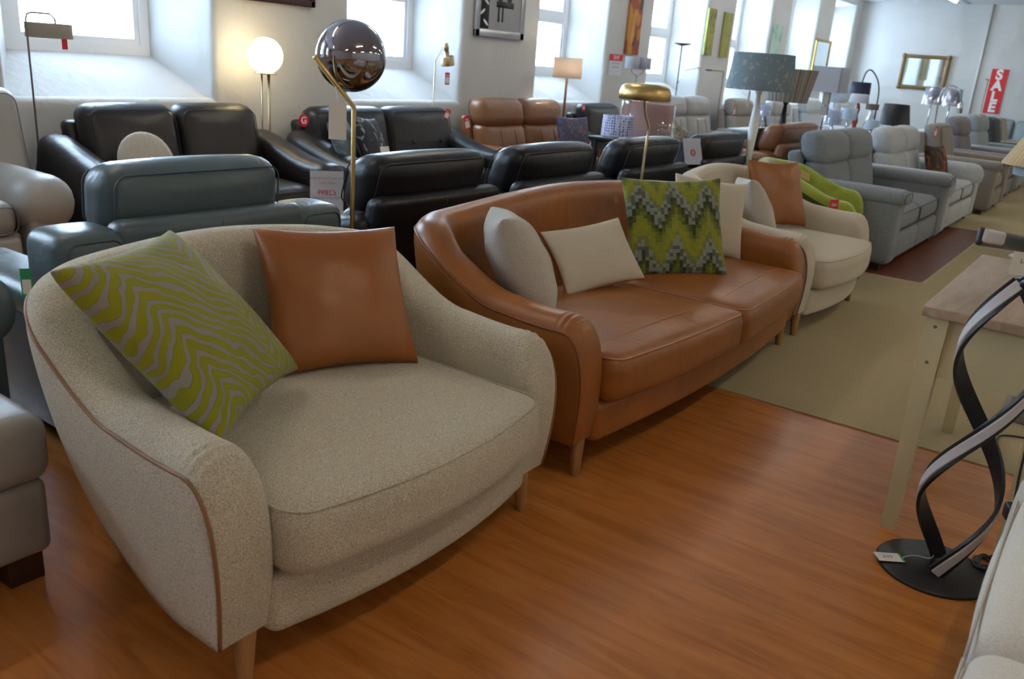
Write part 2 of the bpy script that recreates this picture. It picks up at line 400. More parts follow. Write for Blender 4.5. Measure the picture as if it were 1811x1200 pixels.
# back of the stone wall, so no daylight leaks between the openings
bk = MB(); prev = X0
for a, b in OPEN:
    bk.add(box(prev, a + IN, WYI + .12, WYI + .22, 0, ZC)); bk.add(box(a + IN, b - IN, WYI + .12, WYI + .22, 0, IZ0)); bk.add(box(a + IN, b - IN, WYI + .12, WYI + .22, IZ1, ZC)); prev = b - IN
bk.add(box(prev, X1, WYI + .12, WYI + .22, 0, ZC)); struct(bk.build('wall_outer', M_wall, smooth=False))
M_pane = clear('window_glass', (.97, .99, 1), .05)
for n, (a, b) in enumerate(OPEN):
    a += IN; b -= IN; y = WYI; f = MB(); w = .07
    f.add(box(a, b, y, y + .07, IZ0, IZ0 + w)); f.add(box(a, b, y, y + .07, IZ1 - w, IZ1)); f.add(box(a, a + w, y, y + .07, IZ0 + w, IZ1 - w)); f.add(box(b - w, b, y, y + .07, IZ0 + w, IZ1 - w))
    f.add(box(a + w, b - w, y, y + .07, 1.93, 1.99))
    for (zz0, zz1) in ((IZ0 + w, 1.93), (1.99, IZ1 - w)):
        s = .045
        f.add(box(a + w, b - w, y + .012, y + .055, zz0, zz0 + s)); f.add(box(a + w, b - w, y + .012, y + .055, zz1 - s, zz1))
        f.add(box(a + w, a + w + s, y + .012, y + .055, zz0 + s, zz1 - s)); f.add(box(b - w - s, b - w, y + .012, y + .055, zz0 + s, zz1 - s))
    wobj = f.build('window_%d' % (n + 1), M_trimw, smooth=False); struct(wobj)
    MB().add(box(a + w, b - w, y + .03, y + .036, IZ0 + w, IZ1 - w)).build('pane', M_pane, wobj, smooth=False)
    ld = bpy.data.lights.new('window_portal', 'AREA'); ld.shape = 'RECTANGLE'; ld.size = b - a; ld.size_y = IZ1 - IZ0; ld.cycles.is_portal = True
    lo = bpy.data.objects.new('window_portal', ld); COL.objects.link(lo); lo.location = ((a + b) / 2, y + .25, (IZ0 + IZ1) / 2); lo.rotation_euler = (-PI / 2, 0, 0)
# conduit on the end wall, beam
struct(MB().add(tube([(X1 - .02, 3.145, ZC), (X1 - .02, 3.145, .0)], .022, 8)).build('trim_conduit', M_wall))
# fluorescent battens
M_tube = plain('fluorescent_tube', (.9, .9, .9), .4, emis=TUBE_COL[:3], es=TUBE_STRENGTH)
def batten(x, y, label, group='unseen ceiling battens added for fill light'):
    t = empty('ceiling_light', (x, y, ZC), label, 'ceiling light', 0, group)
    b = MB(); b.add(rbox((0, 0, -.035), (1.3, .10, .05), .012, 2)); b.build('batten_body', M_white, t)
    b = MB(); b.add(tube([(-.6, 0, -.085), (.6, 0, -.085)], .019, 10)); b.build('tube', M_tube, t)
    for s in (-1, 1): MB().add(rbox((s * .615, 0, -.075), (.03, .05, .05), .008, 2)).build('tube_holder', M_white, t)
    return t
batten(18.95, 3.62, 'ceiling fluorescent batten with bare glowing tube, near the conduit at the end wall', None)
ORD = ['first', 'second', 'third', 'fourth', 'fifth', 'sixth']
for yy, rn in ((3.62, 'window-side trunking'), (-.35, 'middle of the ceiling'), (-4.2, 'side away from the windows')):  # unseen battens added to warm the foreground; only the one above is in view
    for xi, xx in enumerate((-2.2, 1.6, 5.4, 9.2, 13.0, 16.4)):
        batten(xx, yy, 'unseen fluorescent batten added for warm fill, %s in its row along the %s' % (ORD[xi], rn))
struct(MB().add(box(X0, X1, 3.585, 3.655, ZC - .012, ZC - .001)).build('trim_ceiling_trunking', M_silver, smooth=False))

# ------------------------------------------------------------------ tub sofas with the swept arm
def sst(a, b, t):
    t = max(0, min(1, (t - a) / (b - a))); return t * t * (3 - 2 * t)
def shell(W, Dp, Ha, Hb, Ta=.165, Tb=.16, Rc=.29, zb=.15, bow=.05, rf=.15, inset=.022, step=.022, rise=(.40, .92), tufts=None, pleat=0):
    # outer plan path from left front round the back to right front
    P = []
    nA = int((Dp - Rc) / step)
    for i in range(nA): P.append((-W / 2, (Dp - Rc) * i / nA))
    nC = int(Rc * PI / 2 / step)
    for i in range(nC):
        a = PI - PI / 2 * i / nC; P.append((-W / 2 + Rc + Rc * math.cos(a), Dp - Rc + Rc * math.sin(a)))
    nB = max(2, int((W - 2 * Rc) / step))
    for i in range(nB + 1): P.append((-W / 2 + Rc + (W - 2 * Rc) * i / nB, Dp))
    P2 = [(-x, y) for x, y in P[:nA + nC]][::-1]; P += P2
    # bow of the back
    P = [(x, y + bow * sst(Dp - Rc - .1, Dp, y) * (1 - (2 * x / W) ** 2) - .0) for x, y in P]
    S = [0]
    for i in range(1, len(P)): S.append(S[-1] + math.hypot(P[i][0] - P[i - 1][0], P[i][1] - P[i - 1][1]))
    # extra dense rings at the rounded front
    dens = [0, .0015, .004, .008, .013, .019] + [.024 + .005 * i for i in range(40)]
    def samp(s):
        for i in range(1, len(P)):
            if S[i] >= s - 1e-9:
                t = (s - S[i - 1]) / max(1e-9, S[i] - S[i - 1]); return (P[i - 1][0] + (P[i][0] - P[i - 1][0]) * t, P[i - 1][1] + (P[i][1] - P[i - 1][1]) * t)
        return P[-1]
    ss = dens + [s for s in S if .23 < s < S[-1] - .23] + [S[-1] - d for d in reversed(dens)]
    V = []; F = []; pipeP = []; gath = 0
    NI, NA, NO = 10, 14, 12
    tot = S[-1]
    for s in ss:
        x, y = samp(s); x2, y2 = samp(min(tot, s + .01)); x1, y1 = samp(max(0, s - .01))
        tx, ty = x2 - x1, y2 - y1; L = math.hypot(tx, ty); nx, ny = -ty / L, tx / L   # outward normal
        d = min(s, tot - s); bk_ = sst(rise[0], rise[1], d); mid = math.sin(PI * s / tot)
        H = Ha + (Hb - Ha) * (.80 * bk_ + .20 * sst(rise[1] * .85, tot / 2, d)) + .012 * math.sin(PI * min(1, d / rise[0])) * -1
        T = Ta + (Tb - Ta) * bk_
        ins = inset + .12 * sst(.15, .9, d)
        if d < rf: Hd = zb + (H - zb) * (1 - (1 - d / rf) ** 2.6) ** (1 / 2.6)
        else: Hd = H
        Hd = max(Hd, zb + .002)
        rt = T * .5; rz = min(rt * 1.25, (Hd - zb) * .98)
        ring = []
        for i in range(NI):
            z = zb + (Hd - rz - zb) * i / NI; ring.append((-T - .05 * bk_ * (1 - sst(.2, Hd, z)), z))
        for i in range(NA + 1):
            a = PI - PI * i / NA; ca, sa = math.cos(a), math.sin(a)
            e = .80; u = math.copysign(abs(ca) ** e, ca); w = abs(sa) ** e
            ring.append((-T / 2 + T / 2 * u, Hd - rz + rz * w))
        for i in range(1, NO + 1):
            z = (Hd - rz) + (zb - (Hd - rz)) * i / NO; ring.append((0, z))
        base = len(V); out = []
        for j, (o, z) in enumerate(ring):
            fr = 1 - (z - zb) / max(.05, (H - zb)); fr = max(0, min(1, fr))
            oo = o
            oo = o - ins * fr ** 1.7 * max(0, 1 + o / T)
            px, py = x + nx * oo, y + ny * oo
            py += .055 * fr ** 1.6 * (1 - sst(0, .3, y)) * (1 if d < .35 else 0) + 0
            if tufts:
                if o <= -T / 2 and d > .12:
                    for (ts, tz) in tufts:
                        q = ((s - ts) ** 2 + (z - tz) ** 2) / .0016
                        if q < 9: px += nx * .034 * math.exp(-q); py += ny * .034 * math.exp(-q)
            if pleat and .03 < d < .19 and NI + 4 < j < NI + NA - 2:
                z += pleat * math.sin(2 * PI * d / .027) * math.sin(PI * (d - .03) / .16) * math.sin(PI * (j - NI - 4) / 8)
            V.append((px, py, z)); out.append((px, py, z))
        pipeP.append(out[NI + NA - 2])
    n = NI + NA + 1 + NO
    for i in range(len(ss) - 1):
        for j in range(n): F.append((i * n + j, i * n + (j + 1) % n, (i + 1) * n + (j + 1) % n, (i + 1) * n + j))
    F.append(tuple(range(n))[::-1]); F.append(tuple(range((len(ss) - 1) * n, len(ss) * n)))
    return (V, F), pipeP, tot
def fix_normals(o):
    import bmesh
    bm = bmesh.new(); bm.from_mesh(o.data); bmesh.ops.recalc_face_normals(bm, faces=bm.faces); bm.to_mesh(o.data); bm.free()
    return o
def leg_cone(x, y, h, dx, dy, r0=.030, r1=.017, square=False):
    return tube([(x + dx * (1 - t), y + dy * (1 - t), h * t) for t in (0, .02, .5, .97, 1)], [r1 * .9, r1, (r0 + r1) / 2, r0, r0 * .9], 16 if not square else 4)
def tub_sofa(name, label, cat, cx, y0, W, seats, mat, pipem, leglab=None):
    t = empty(name, (cx, y0, 0), label, cat)
    Dp = .98
    (VF), pp, tot = shell(W, Dp, .625, .875, pleat=.0035)
    m = MB(); m.add(VF)
    fix_normals(m.build('upholstered_shell', mat, t))
    if seats == 2:
        ncol = 37; nr = len(VF[0]) // ncol; rm = min(range(nr), key=lambda r_: abs(VF[0][r_ * ncol + 24][0] + .03))
        MB().add(tube([Vector(VF[0][rm * ncol + j]) + Vector((0, -.0005, 0)) for j in range(4, 24)], .0016, 5)).build('back_seam', M_stitch, t)
    pm = MB(); pm.add(tube(pp, .0052, 8)); pm.build('piping', pipem, t)
    Wi = W - 2 * .165
    bowf = lambda amp: (lambda x, y, z: (x, y - amp * (1 - (2 * x / Wi) ** 2) * max(0, 1 - max(0, y) / .45), z))
    b = MB(); b.add(rbox((0, .42, .20), (Wi + .02, .78, .16), .03, 10, (0, 0, 0), bowf(.065)))
    b.build('base_rail', mat, t)
    sw = Wi / seats
    for i in range(seats):
        c = -Wi / 2 + sw * (i + .5)
        k = MB(); df = bowf(.075)
        k.add(rbox((c, .375, .372), (sw - .004, .80, .185), .055, 12, (0, .0, .028), df))
        y_s = -.018
        k.add(seam_rect(sw / 2 - .012, .40 - .012, .082, .06, (c, .375, .372), .0028, lambda x, y, z, df=df: df(x, y, z + 0), 'z'), 1)
        if mat is M_tan:
            a = [df(c - sw / 2 + .03 + (sw - .06) * q / 20, .12, .372 + .0935 + .028 * (1 - (2 * (q / 20 - .5)) ** 2) * (1 - ((.12 - .375) / .4) ** 2)) for q in range(21)]
            k.add(tube(a, .0018, 5), 1)
        k.build('seat_cushion', [mat, M_stitch if mat is M_tan else M_cream], t)
    for sx in (-1, 1):
        for (yy, h, ins, dy) in ((.085, .165, .115, -.012), (.80, .17, .25, .02)):
            l = MB(); l.add(leg_cone(sx * (W / 2 - ins), yy, h, sx * .01, dy)); l.build('leg', M_oak, t)
    return t
s1 = tub_sofa('loveseat', 'cream boucle loveseat with brown piping, nearest the camera at left', 'sofa', 1.575, 1.325, 1.33, 1, M_cream, M_pipe)
s2 = tub_sofa('leather_sofa', 'tan leather two-cushion sofa with swept arms between the two cream seats', 'sofa', 3.575, 1.325, 2.40, 2, M_tan, M_tand)
s3 = tub_sofa('snuggler_chair', 'cream upholstered wide chair with dark piping beyond the tan leather sofa', 'armchair', 5.50, 1.325, 1.36, 1, M_creamflat, M_pipe)
# ------------------------------------------------------------------ scatter cushions
def pillow(name, label, q, w, h, t, mats, piping=None, n=26, pinch=.085, back=None, group=None, exp=.36, rz_order=True):
    cx, cy, cz, yaw, lean, roll = q
    V = []; F = []; m = []
    def pt(u, v, sgn):
        x = w / 2 * u * (1 - pinch * (1 - v * v) - .0); z = h / 2 * v * (1 - pinch * (1 - u * u))
        f = max(0, (1 - u * u) * (1 - v * v)) ** exp
        f *= 1 + .05 * math.sin(7 * u + 3 * v + w * 9) * math.cos(5 * v - 2 * u)
        return (x, sgn * t / 2 * f, z)
    mb = MB()
    G = []
    us = [math.sin(PI / 2 * (-1 + 2 * i / n)) for i in range(n + 1)]
    for sgn, mi in ((-1, 0), (1, 1 if back else 0)):
        V = [pt(u, v, sgn) for v in us for u in us]; F = []
        for j in range(n):
            for i in range(n):
                a = j * (n + 1) + i; f = (a, a + 1, a + n + 2, a + n + 1); F.append(f if sgn < 0 else f[::-1])
        mb.add((V, F), mi)
    o = mb.build(name, [mats, back] if back else mats)
    # weld the rim so the two faces are one closed bag
    import bmesh
    bm = bmesh.new(); bm.from_mesh(o.data); bmesh.ops.remove_doubles(bm, verts=bm.verts, dist=1e-5); bm.to_mesh(o.data); bm.free()
    for p_ in o.data.polygons: p_.use_smooth = True
    Mx = Matrix.Translation((cx, cy, cz)) @ Matrix.Rotation(yaw, 4, 'Z') @ Matrix.Rotation(-lean, 4, 'X') @ Matrix.Rotation(roll, 4, 'Y')
    o.matrix_world = Mx
    tag(o, label, 'cushion', group)
    if piping:
        rim = [pt(u, -1, 0) for u in us] + [pt(1, v, 0) for v in us[1:]] + [pt(-u, 1, 0) for u in us[1:]] + [pt(-1, -v, 0) for v in us[1:-1]]
        MB().add(tube(rim, .0042, 6, closed=True)).build('piping', piping, o)
    return o
def zebra():
    m, nt, b = new_mat('zebra_velvet')
    tc = N(nt, 'ShaderNodeTexCoord'); sp = N(nt, 'ShaderNodeSeparateXYZ'); nt.links.new(tc.outputs['Object'], sp.inputs[0])
    no = N(nt, 'ShaderNodeTexNoise', inp={'Scale': 9, 'Detail': 2}); nt.links.new(tc.outputs['Object'], no.inputs['Vector'])
    ad0 = N(nt, 'ShaderNodeMath', operation='ADD', inp={1: .17}); nt.links.new(sp.outputs['X'], ad0.inputs[0])
    pp = N(nt, 'ShaderNodeMath', operation='PINGPONG', inp={1: .29}); nt.links.new(ad0.outputs[0], pp.inputs[0])
    pw = N(nt, 'ShaderNodeMath', operation='POWER', inp={1: 1.0}); nt.links.new(pp.outputs[0], pw.inputs[0])
    a1 = N(nt, 'ShaderNodeMath', operation='MULTIPLY_ADD', inp={1: .95}); nt.links.new(pw.outputs[0], a1.inputs[0]); nt.links.new(sp.outputs['Z'], a1.inputs[2])
    a2 = N(nt, 'ShaderNodeMath', operation='MULTIPLY_ADD', inp={1: .12}); nt.links.new(no.outputs['Fac'], a2.inputs[0]); nt.links.new(a1.outputs[0], a2.inputs[2])
    a3 = N(nt, 'ShaderNodeMath', operation='MULTIPLY', inp={1: 150}); nt.links.new(a2.outputs[0], a3.inputs[0])
    si = N(nt, 'ShaderNodeMath', operation='SINE'); nt.links.new(a3.outputs[0], si.inputs[0])
    n2 = N(nt, 'ShaderNodeTexNoise', inp={'Scale': 16, 'Detail': 2}); nt.links.new(tc.outputs['Object'], n2.inputs['Vector'])
    a4 = N(nt, 'ShaderNodeMath', operation='MULTIPLY_ADD', inp={1: 1.6}); nt.links.new(n2.outputs['Fac'], a4.inputs[0]); nt.links.new(si.outputs[0], a4.inputs[2])
    cr = N(nt, 'ShaderNodeValToRGB'); e = cr.color_ramp.elements
    e[0].position = .78; e[0].color = (.25, .23, .205, 1); e[1].position = .86; e[1].color = (.235, .235, .010, 1)
    mr = N(nt, 'ShaderNodeMapRange', inp={'From Min': -1, 'From Max': 2.6}); nt.links.new(a4.outputs[0], mr.inputs['Value'])
    e[0].position = .40; e[1].position = .43
    nt.links.new(mr.outputs[0], cr.inputs[0]); nt.links.new(cr.outputs[0], b.inputs['Base Color'])
    b.inputs['Roughness'].default_value = .8; b.inputs['Sheen Weight'].default_value = .08; b.inputs['Specular IOR Level'].default_value = .2
    r2 = N(nt, 'ShaderNodeMapRange', inp={'From Min': .41, 'From Max': .46}); nt.links.new(mr.outputs[0], r2.inputs['Value'])
    bp = N(nt, 'ShaderNodeBump', inp={'Strength': .8, 'Distance': .004}); nt.links.new(r2.outputs[0], bp.inputs['Height']); nt.links.new(bp.outputs[0], b.inputs['Normal'])
    return m
def pixel_zigzag():
    m, nt, b = new_mat('pixel_zigzag_velvet')
    tc = N(nt, 'ShaderNodeTexCoord'); sn = N(nt, 'ShaderNodeVectorMath', operation='SNAP'); sn.inputs[1].default_value = (.0175, 5, .0175)
    nt.links.new(tc.outputs['Object'], sn.inputs[0]); sp = N(nt, 'ShaderNodeSeparateXYZ'); nt.links.new(sn.outputs[0], sp.inputs[0])
    ad0 = N(nt, 'ShaderNodeMath', operation='ADD', inp={1: .02}); nt.links.new(sp.outputs['X'], ad0.inputs[0])
    pp = N(nt, 'ShaderNodeMath', operation='PINGPONG', inp={1: .0875}); nt.links.new(ad0.outputs[0], pp.inputs[0])
    a1 = N(nt, 'ShaderNodeMath', operation='MULTIPLY_ADD', inp={1: 1.9}); nt.links.new(pp.outputs[0], a1.inputs[0]); nt.links.new(sp.outputs['Z'], a1.inputs[2])
    sc = N(nt, 'ShaderNodeMath', operation='MULTIPLY', inp={1: 3.5}); nt.links.new(a1.outputs[0], sc.inputs[0])
    wn = N(nt, 'ShaderNodeTexWhiteNoise', noise_dimensions='3D'); nt.links.new(sn.outputs[0], wn.inputs['Vector'])
    a2 = N(nt, 'ShaderNodeMath', operation='MULTIPLY_ADD', inp={1: .10}); nt.links.new(wn.outputs['Value'], a2.inputs[0]); nt.links.new(sc.outputs[0], a2.inputs[2])
    fr = N(nt, 'ShaderNodeMath', operation='FRACT'); nt.links.new(a2.outputs[0], fr.inputs[0])
    cr = N(nt, 'ShaderNodeValToRGB'); cr.color_ramp.interpolation = 'CONSTANT'; e = cr.color_ramp.elements
    e[0].position = 0; e[0].color = (.24, .25, .018, 1); e[1].position = .34; e[1].color = (.08, .09, .012, 1)
    for p_, c_ in ((.12, (.20, .22, .02, 1)), (.24, (.13, .15, .02, 1)), (.44, (.035, .045, .015, 1)), (.54, (.19, .215, .18, 1)), (.63, (.09, .10, .07, 1)), (.72, (.21, .24, .20, 1)), (.82, (.15, .17, .06, 1)), (.90, (.22, .23, .02, 1))):
        k = e.new(p_); k.color = c_
    nt.links.new(fr.outputs[0], cr.inputs[0]); nt.links.new(cr.outputs[0], b.inputs['Base Color'])
    b.inputs['Roughness'].default_value = .75; b.inputs['Sheen Weight'].default_value = .25; b.inputs['Specular IOR Level'].default_value = .2
    return m
def spotted(name, base, spot, scale=22, lo=.5, hi=.56, third=None):
    m, nt, b = new_mat(name)
    tc = N(nt, 'ShaderNodeTexCoord'); n1 = N(nt, 'ShaderNodeTexNoise', inp={'Scale': scale, 'Detail': 1, 'Distortion': 1.5}); nt.links.new(tc.outputs['Object'], n1.inputs['Vector'])
    cr = N(nt, 'ShaderNodeValToRGB'); e = cr.color_ramp.elements; e[0].position = lo; e[0].color = c4(base); e[1].position = hi; e[1].color = c4(spot)
    if third: k = e.new(min(1, hi + .1)); k.color = c4(third)
    nt.links.new(n1.outputs['Fac'], cr.inputs[0]); nt.links.new(cr.outputs[0], b.inputs['Base Color']); b.inputs['Roughness'].default_value = .7; return m
M_zebra = zebra(); M_zig = pixel_zigzag()
pillow('cushion', 'square tan leather cushion leaning on the back of the near cream loveseat', (1.81, 1.95, .682, -.38, .55, .03), .475, .475, .18, M_tan2)
pillow('cushion', 'lime green and grey zebra-stripe velvet cushion slumped on the near loveseat arm', (1.215, 1.85, .735, .563, .78, .03), .55, .53, .17, M_zebra)
pillow('cushion', 'square oatmeal woven cushion propped against the near arm of the tan sofa', (2.74, 1.90, .672, .78, .50, .08), .45, .44, .23, M_greyweave)
pillow('cushion', 'small oblong cream cushion with tan leather back on the tan sofa', (3.33, 1.90, .615, -.33, .66, -.10), .49, .32, .11, M_creamflat, M_tand, back=M_tan2)
pillow('cushion', 'green and grey pixelated zigzag velvet cushion on the tan sofa', (3.94, 1.80, .695, -.80, .44, -.05), .53, .52, .13, M_zig)
pillow('cushion', 'cream cushion standing behind the zigzag cushion on the tan sofa', (4.50, 1.86, .68, -.72, .32, .10), .44, .44, .15, M_creamflat)
pillow('cushion', 'plump cream cushion leaning on the near arm of the far cream chair', (5.20, 1.85, .655, .6, .45, .1), .44, .42, .19, M_greyweave)
pillow('cushion', 'tan leather cushion propped upright on the far cream chair', (5.80, 1.93, .70, -.49, .42, .02), .45, .46, .15, M_tan2)

# ------------------------------------------------------------------ recliners and leather sofas
def recliner(name, label, cat, cx, cy, rz=0, W=1.1, D=.92, seats=1, sh=.47, bh=1.0, ah=.63, aw=.2, mat=None, dark=None, arm='pad', head=True,
             feet='block', lean=.22, headw=None, flutes=False, group=None, buttons=False, base0=.06, shoulder=None):
    t = empty(name, (cx, cy, 0), label, cat, rz, group)
    dk = dark or M_seamdk
    Wi = W - 2 * aw; sw = Wi / seats
    b = MB(); b.add(rbox((0, .02, (base0 + sh - .17) / 2 + .0), (Wi + .04, D - .14, sh - .16 - base0), .03, 4)); b.build('base', mat, t)
    for i in range(seats):
        c = -Wi / 2 + sw * (i + .5); k = MB()
        k.add(rbox((c, -.06, sh - .09), (sw - .006, D - .22, .19), .07, 6, (0, .02, .03)))
        k.add(seam_rect(sw / 2 - .015, .07, -(D - .22) / 2 - .006, .05, (c, -.06, sh - .09), .003), 1)
        # front panel of the footrest
        k2 = MB(); k2.add(rbox((c, -D / 2 + .065, (base0 + sh - .19) / 2 + .01), (sw - .01, .07, sh - .19 - base0), .03, 5, (0, .015, 0)))
        k.build('seat_cushion', [mat, dk], t); k2.build('footrest_panel', mat, t)
    ld = lambda x, y, z: (x, y + max(0, z - sh + .05) * lean, z)
    top = bh; hw = headw or Wi
    for i in range(seats):
        hsw = hw / seats; c = -hw / 2 + hsw * (i + .5)
        yb = D / 2 - .27
        if head:
            k = MB(); k.add(rbox((c, yb, (sh - .06 + top - .25) / 2), (hsw - .006, .19, top - .25 - sh + .08), .07, 6, (0, .035, .0), ld))
            if flutes:
                for q in (-.17, .17):
                    k.add(tube([ld(c + q * hsw, yb - .095 - .035 * (1 - ((z - (sh + top - .3) / 2) / ((top - .2 - sh) / 2)) ** 2), z) for z in [sh + .03 + j * (top - .33 - sh) / 6 for j in range(7)]], .003, 5), 1)
            k.build('back_cushion', [mat, dk], t)
            k = MB(); k.add(rbox((c, yb - .005, top - .135), (hsw - .006, .215, .27), .085, 6, (0, .025, .012), ld))
            for sy in ((-1, 1) if abs(rz) > .1 else (1,)): k.add(seam_rect(hsw / 2 - .03, .105, sy * .105, .05, (c, yb - .005, top - .135), .0032, ld), 1)
            k.build('headrest', [mat, dk], t)
        else:
            k = MB(); k.add(rbox((c, yb, (sh - .04 + top) / 2), (hsw - .006, .20, top - sh + .06), .085, 7, (0, .045, .01), ld))
            zc = (sh - .04 + top) / 2; hh = (top - sh + .06) / 2
            for sy in (-1, 1): k.add(seam_rect(hsw / 2 - .035, hh - .03, sy * .10, .06, (c, yb, zc), .0032, ld), 1)
            if buttons:
                for q in (-.22, .22):
                    p_ = ld(c + q * hsw, yb - .138, zc - .02); k.add(ball(p_, .020, 10, 6), 1)
                k.add(tube([ld(c + hsw * (-.44 + .88 * j / 12), yb - .10 - .044 * (1 - (2 * (-.44 + .88 * j / 12)) ** 2), zc - .02) for j in range(13)], .003, 5), 1)
            k.build('back_cushion', [mat, dk], t)
    bp = MB(); ph = bh - (.17 if head else .10)
    bp.add(rbox((0, D / 2 - .10, (base0 + ph) / 2), (hw + .05, .12, ph - base0), .045, 6, (0, .015, 0), lambda x, y, z: (x, y + max(0, z - sh + .05) * lean * .8, z)))
    for q in (0,) if seats == 1 else (-.25, .25):
        bp.add(tube([(q * hw, D / 2 - .038 + max(0, z - sh + .05) * lean * .8, z) for z in (.15, .3, sh, ph - .1, ph - .03)], .003, 5), 1)
    bp.build('back_panel', [mat, dk], t)
    for s in (-1, 1):
        x = s * (W / 2 - aw / 2); k = MB()
        if shoulder:
            sm_ = MB(); zc_ = (.22 + shoulder) / 2; hz_ = (shoulder - .22) / 2
            sm_.add(rbox((x, D / 2 - .13, zc_), (aw + .01, .24, hz_ * 2), .05, 5, (.008, .012, .01)))
            sm_.add(seam_rect(aw / 2 - .025, hz_ - .025, .122, .04, (x, D / 2 - .13, zc_), .003), 1)
            sm_.build('shoulder', [mat, dk], t)
        if arm == 'pad':
            k.add(rbox((x, -.02, (base0 + ah - .06) / 2), (aw - .02, D - .06, ah - .06 - base0), .05, 5, (.01, 0, 0)))
            k.build('arm', mat, t)
            k = MB(); k.add(rbox((x, -.03, ah - .055), (aw + .015, D - .02, .115), .052, 5, (0, 0, .015)))
            k.add(seam_rect(aw / 2 - .012, .04, -(D - .02) / 2 - .001, .035, (x, -.03, ah - .055), .0028), 1)
            k.build('arm_pad', [mat, dk], t)
        elif arm == 'roll':
            k.add(rbox((x, -.02, (base0 + ah - .14) / 2), (aw * .72, D - .08, ah - .12 - base0), .05, 5)); k.build('arm', mat, t)
            k = MB(); r_ = aw * .56
            k.add(rbox((x + s * .01, -.03, ah - r_ * .95), (r_ * 2, D - .03, r_ * 1.9), r_ * .9, 5)); k.build('arm_roll', mat, t)
        else:      # swept arm: high at the back, falling to the front, belly outwards
            def sw_(px, py, pz, s=s):
                f = (py + D / 2) / D; drop = .17 * (1 - sst(.15, 1.0, f)) * max(0, (pz - base0) / (ah + .14 - base0))
                return (px + s * .05 * math.sin(PI * min(1, max(0, pz / ah))) , py, pz - drop)
            k.add(rbox((x, -.02, (base0 + ah + .14) / 2), (aw, D - .04, ah + .14 - base0), aw * .42, 8, (.01, .02, 0), sw_))
            k.add(seam_rect(aw / 2 - .015, (ah + .14 - base0) / 2 - .02, -(D - .04) / 2 - .004, aw * .38, (x, -.02, (base0 + ah + .14) / 2), .0034, sw_), 1)
            k.build('arm', [mat, dk], t)
    for sx in (-1, 1):
        for sy in (-1, 1):
            k = MB(); k.add(box(sx * (W / 2 - .10) - .035, sx * (W / 2 - .10) + .035, sy * (D / 2 - .12) - .035, sy * (D / 2 - .12) + .035, 0, base0 + .01)); k.build('foot', M_darkwood, t, smooth=False)
    return t

# row by the window wall, seats facing the camera
recliner('armchair', 'pale grey leather armchair with fat rolled arms at the left edge, by the window', 'armchair', 1.70, 5.12, W=1.36, D=1.0, sh=.54, bh=1.06, ah=.67, aw=.29, headw=1.56, mat=M_taupeL, dark=M_taupeLd, arm='roll', head=False)
recliner('leather_sofa', 'black leather two-seat sofa under the first window with a round cream cushion', 'sofa', 3.50, 5.12, W=1.80, D=.98, seats=2, bh=.965, ah=.66, aw=.24, mat=M_dbrown, dark=M_blackd, arm='sweep', head=False)
recliner('leather_sofa', 'black leather sofa with buttoned back cushions and a round red tag', 'sofa', 5.54, 5.12, W=2.0, D=.98, seats=2, headw=1.68, bh=.945, ah=.65, aw=.26, mat=M_black, dark=M_blackd, arm='sweep', head=False, buttons=True)
recliner('recliner_sofa', 'rust brown leather two-seat recliner sofa beside the cream drum floor lamp', 'sofa', 7.60, 5.12, W=1.94, D=.98, seats=2, bh=1.035, ah=.60, aw=.24, mat=M_rust, dark=M_rustd, arm='pad', flutes=True)
recliner('armchair', 'black leather armchair with small round tag behind the patterned blue lampshade', 'armchair', 9.27, 5.12, W=1.18, D=.98, seats=1, bh=.98, ah=.62, aw=.18, mat=M_black, dark=M_blackd, arm='sweep', head=False)
recliner('recliner_sofa', 'grey leather two-seat recliner sofa behind the black uplighter lamp', 'sofa', 11.62, 5.12, W=2.1, D=.98, seats=2, bh=1.10, ah=.60, aw=.22, mat=M_taupeL, dark=M_taupeLd, arm='pad', flutes=True)
recliner('recliner_chair', 'taupe swivel recliner chair with red swing tag on its headrest', 'armchair', 13.72, 5.1, W=1.15, D=.95, seats=1, bh=1.08, ah=.62, aw=.17, mat=M_taupef, arm='pad')
recliner('recliner_chair', 'pale grey recliner chair nearest the window left of the striped lampshade', 'armchair', 15.25, 5.0, W=1.15, D=.95, bh=1.08, ah=.62, aw=.17, mat=M_taupeL, dark=M_taupeLd, arm='pad')
recliner('recliner_chair', 'light grey fabric recliner chair seen below the striped drum shade', 'armchair', 16.75, 4.9, W=1.15, D=.95, bh=1.12, ah=.62, aw=.17, mat=M_whitef, arm='pad')
recliner('recliner_chair', 'silver grey recliner chair furthest along the window wall', 'armchair', 18.3, 4.8, W=1.15, D=.95, bh=1.10, ah=.62, aw=.17, mat=M_whitef, arm='pad')

# second row, backs towards the camera
recliner('recliner_chair', 'blue grey leather recliner with its high headrest seen from behind', 'armchair', 1.92, 3.14, PI, W=1.22, D=.92, bh=.995, ah=.58, aw=.24, mat=M_blue, dark=M_blued, headw=.76, lean=.1, shoulder=.80)
recliner('recliner_chair', 'blue grey leather recliner behind the pale grey footstool at the left edge', 'armchair', .58, 3.09, 0, W=1.12, D=.94, bh=.95, ah=.73, aw=.22, mat=M_blue, dark=M_blued, arm='roll')
for i, (x, mt, lb) in enumerate(((3.145, M_black, 'black leather armchair seen from behind, directly behind the tan sofa'),
                             (4.24, M_black, 'black leather armchair seen from behind left of the brass mushroom lamp'),
                             (5.45, M_black, 'charcoal leather armchair seen from behind at the brass mushroom lamp stem'),
                             (6.72, M_dbrown, 'espresso leather armchair seen from behind left of the white lamp pole'))):
    recliner('recliner_chair', lb, 'armchair', x, 3.13, PI, W=.99, D=.90, bh=.985, ah=.60, aw=.15, mat=mt, dark=M_blackd, arm='sweep', headw=.84, lean=.3)
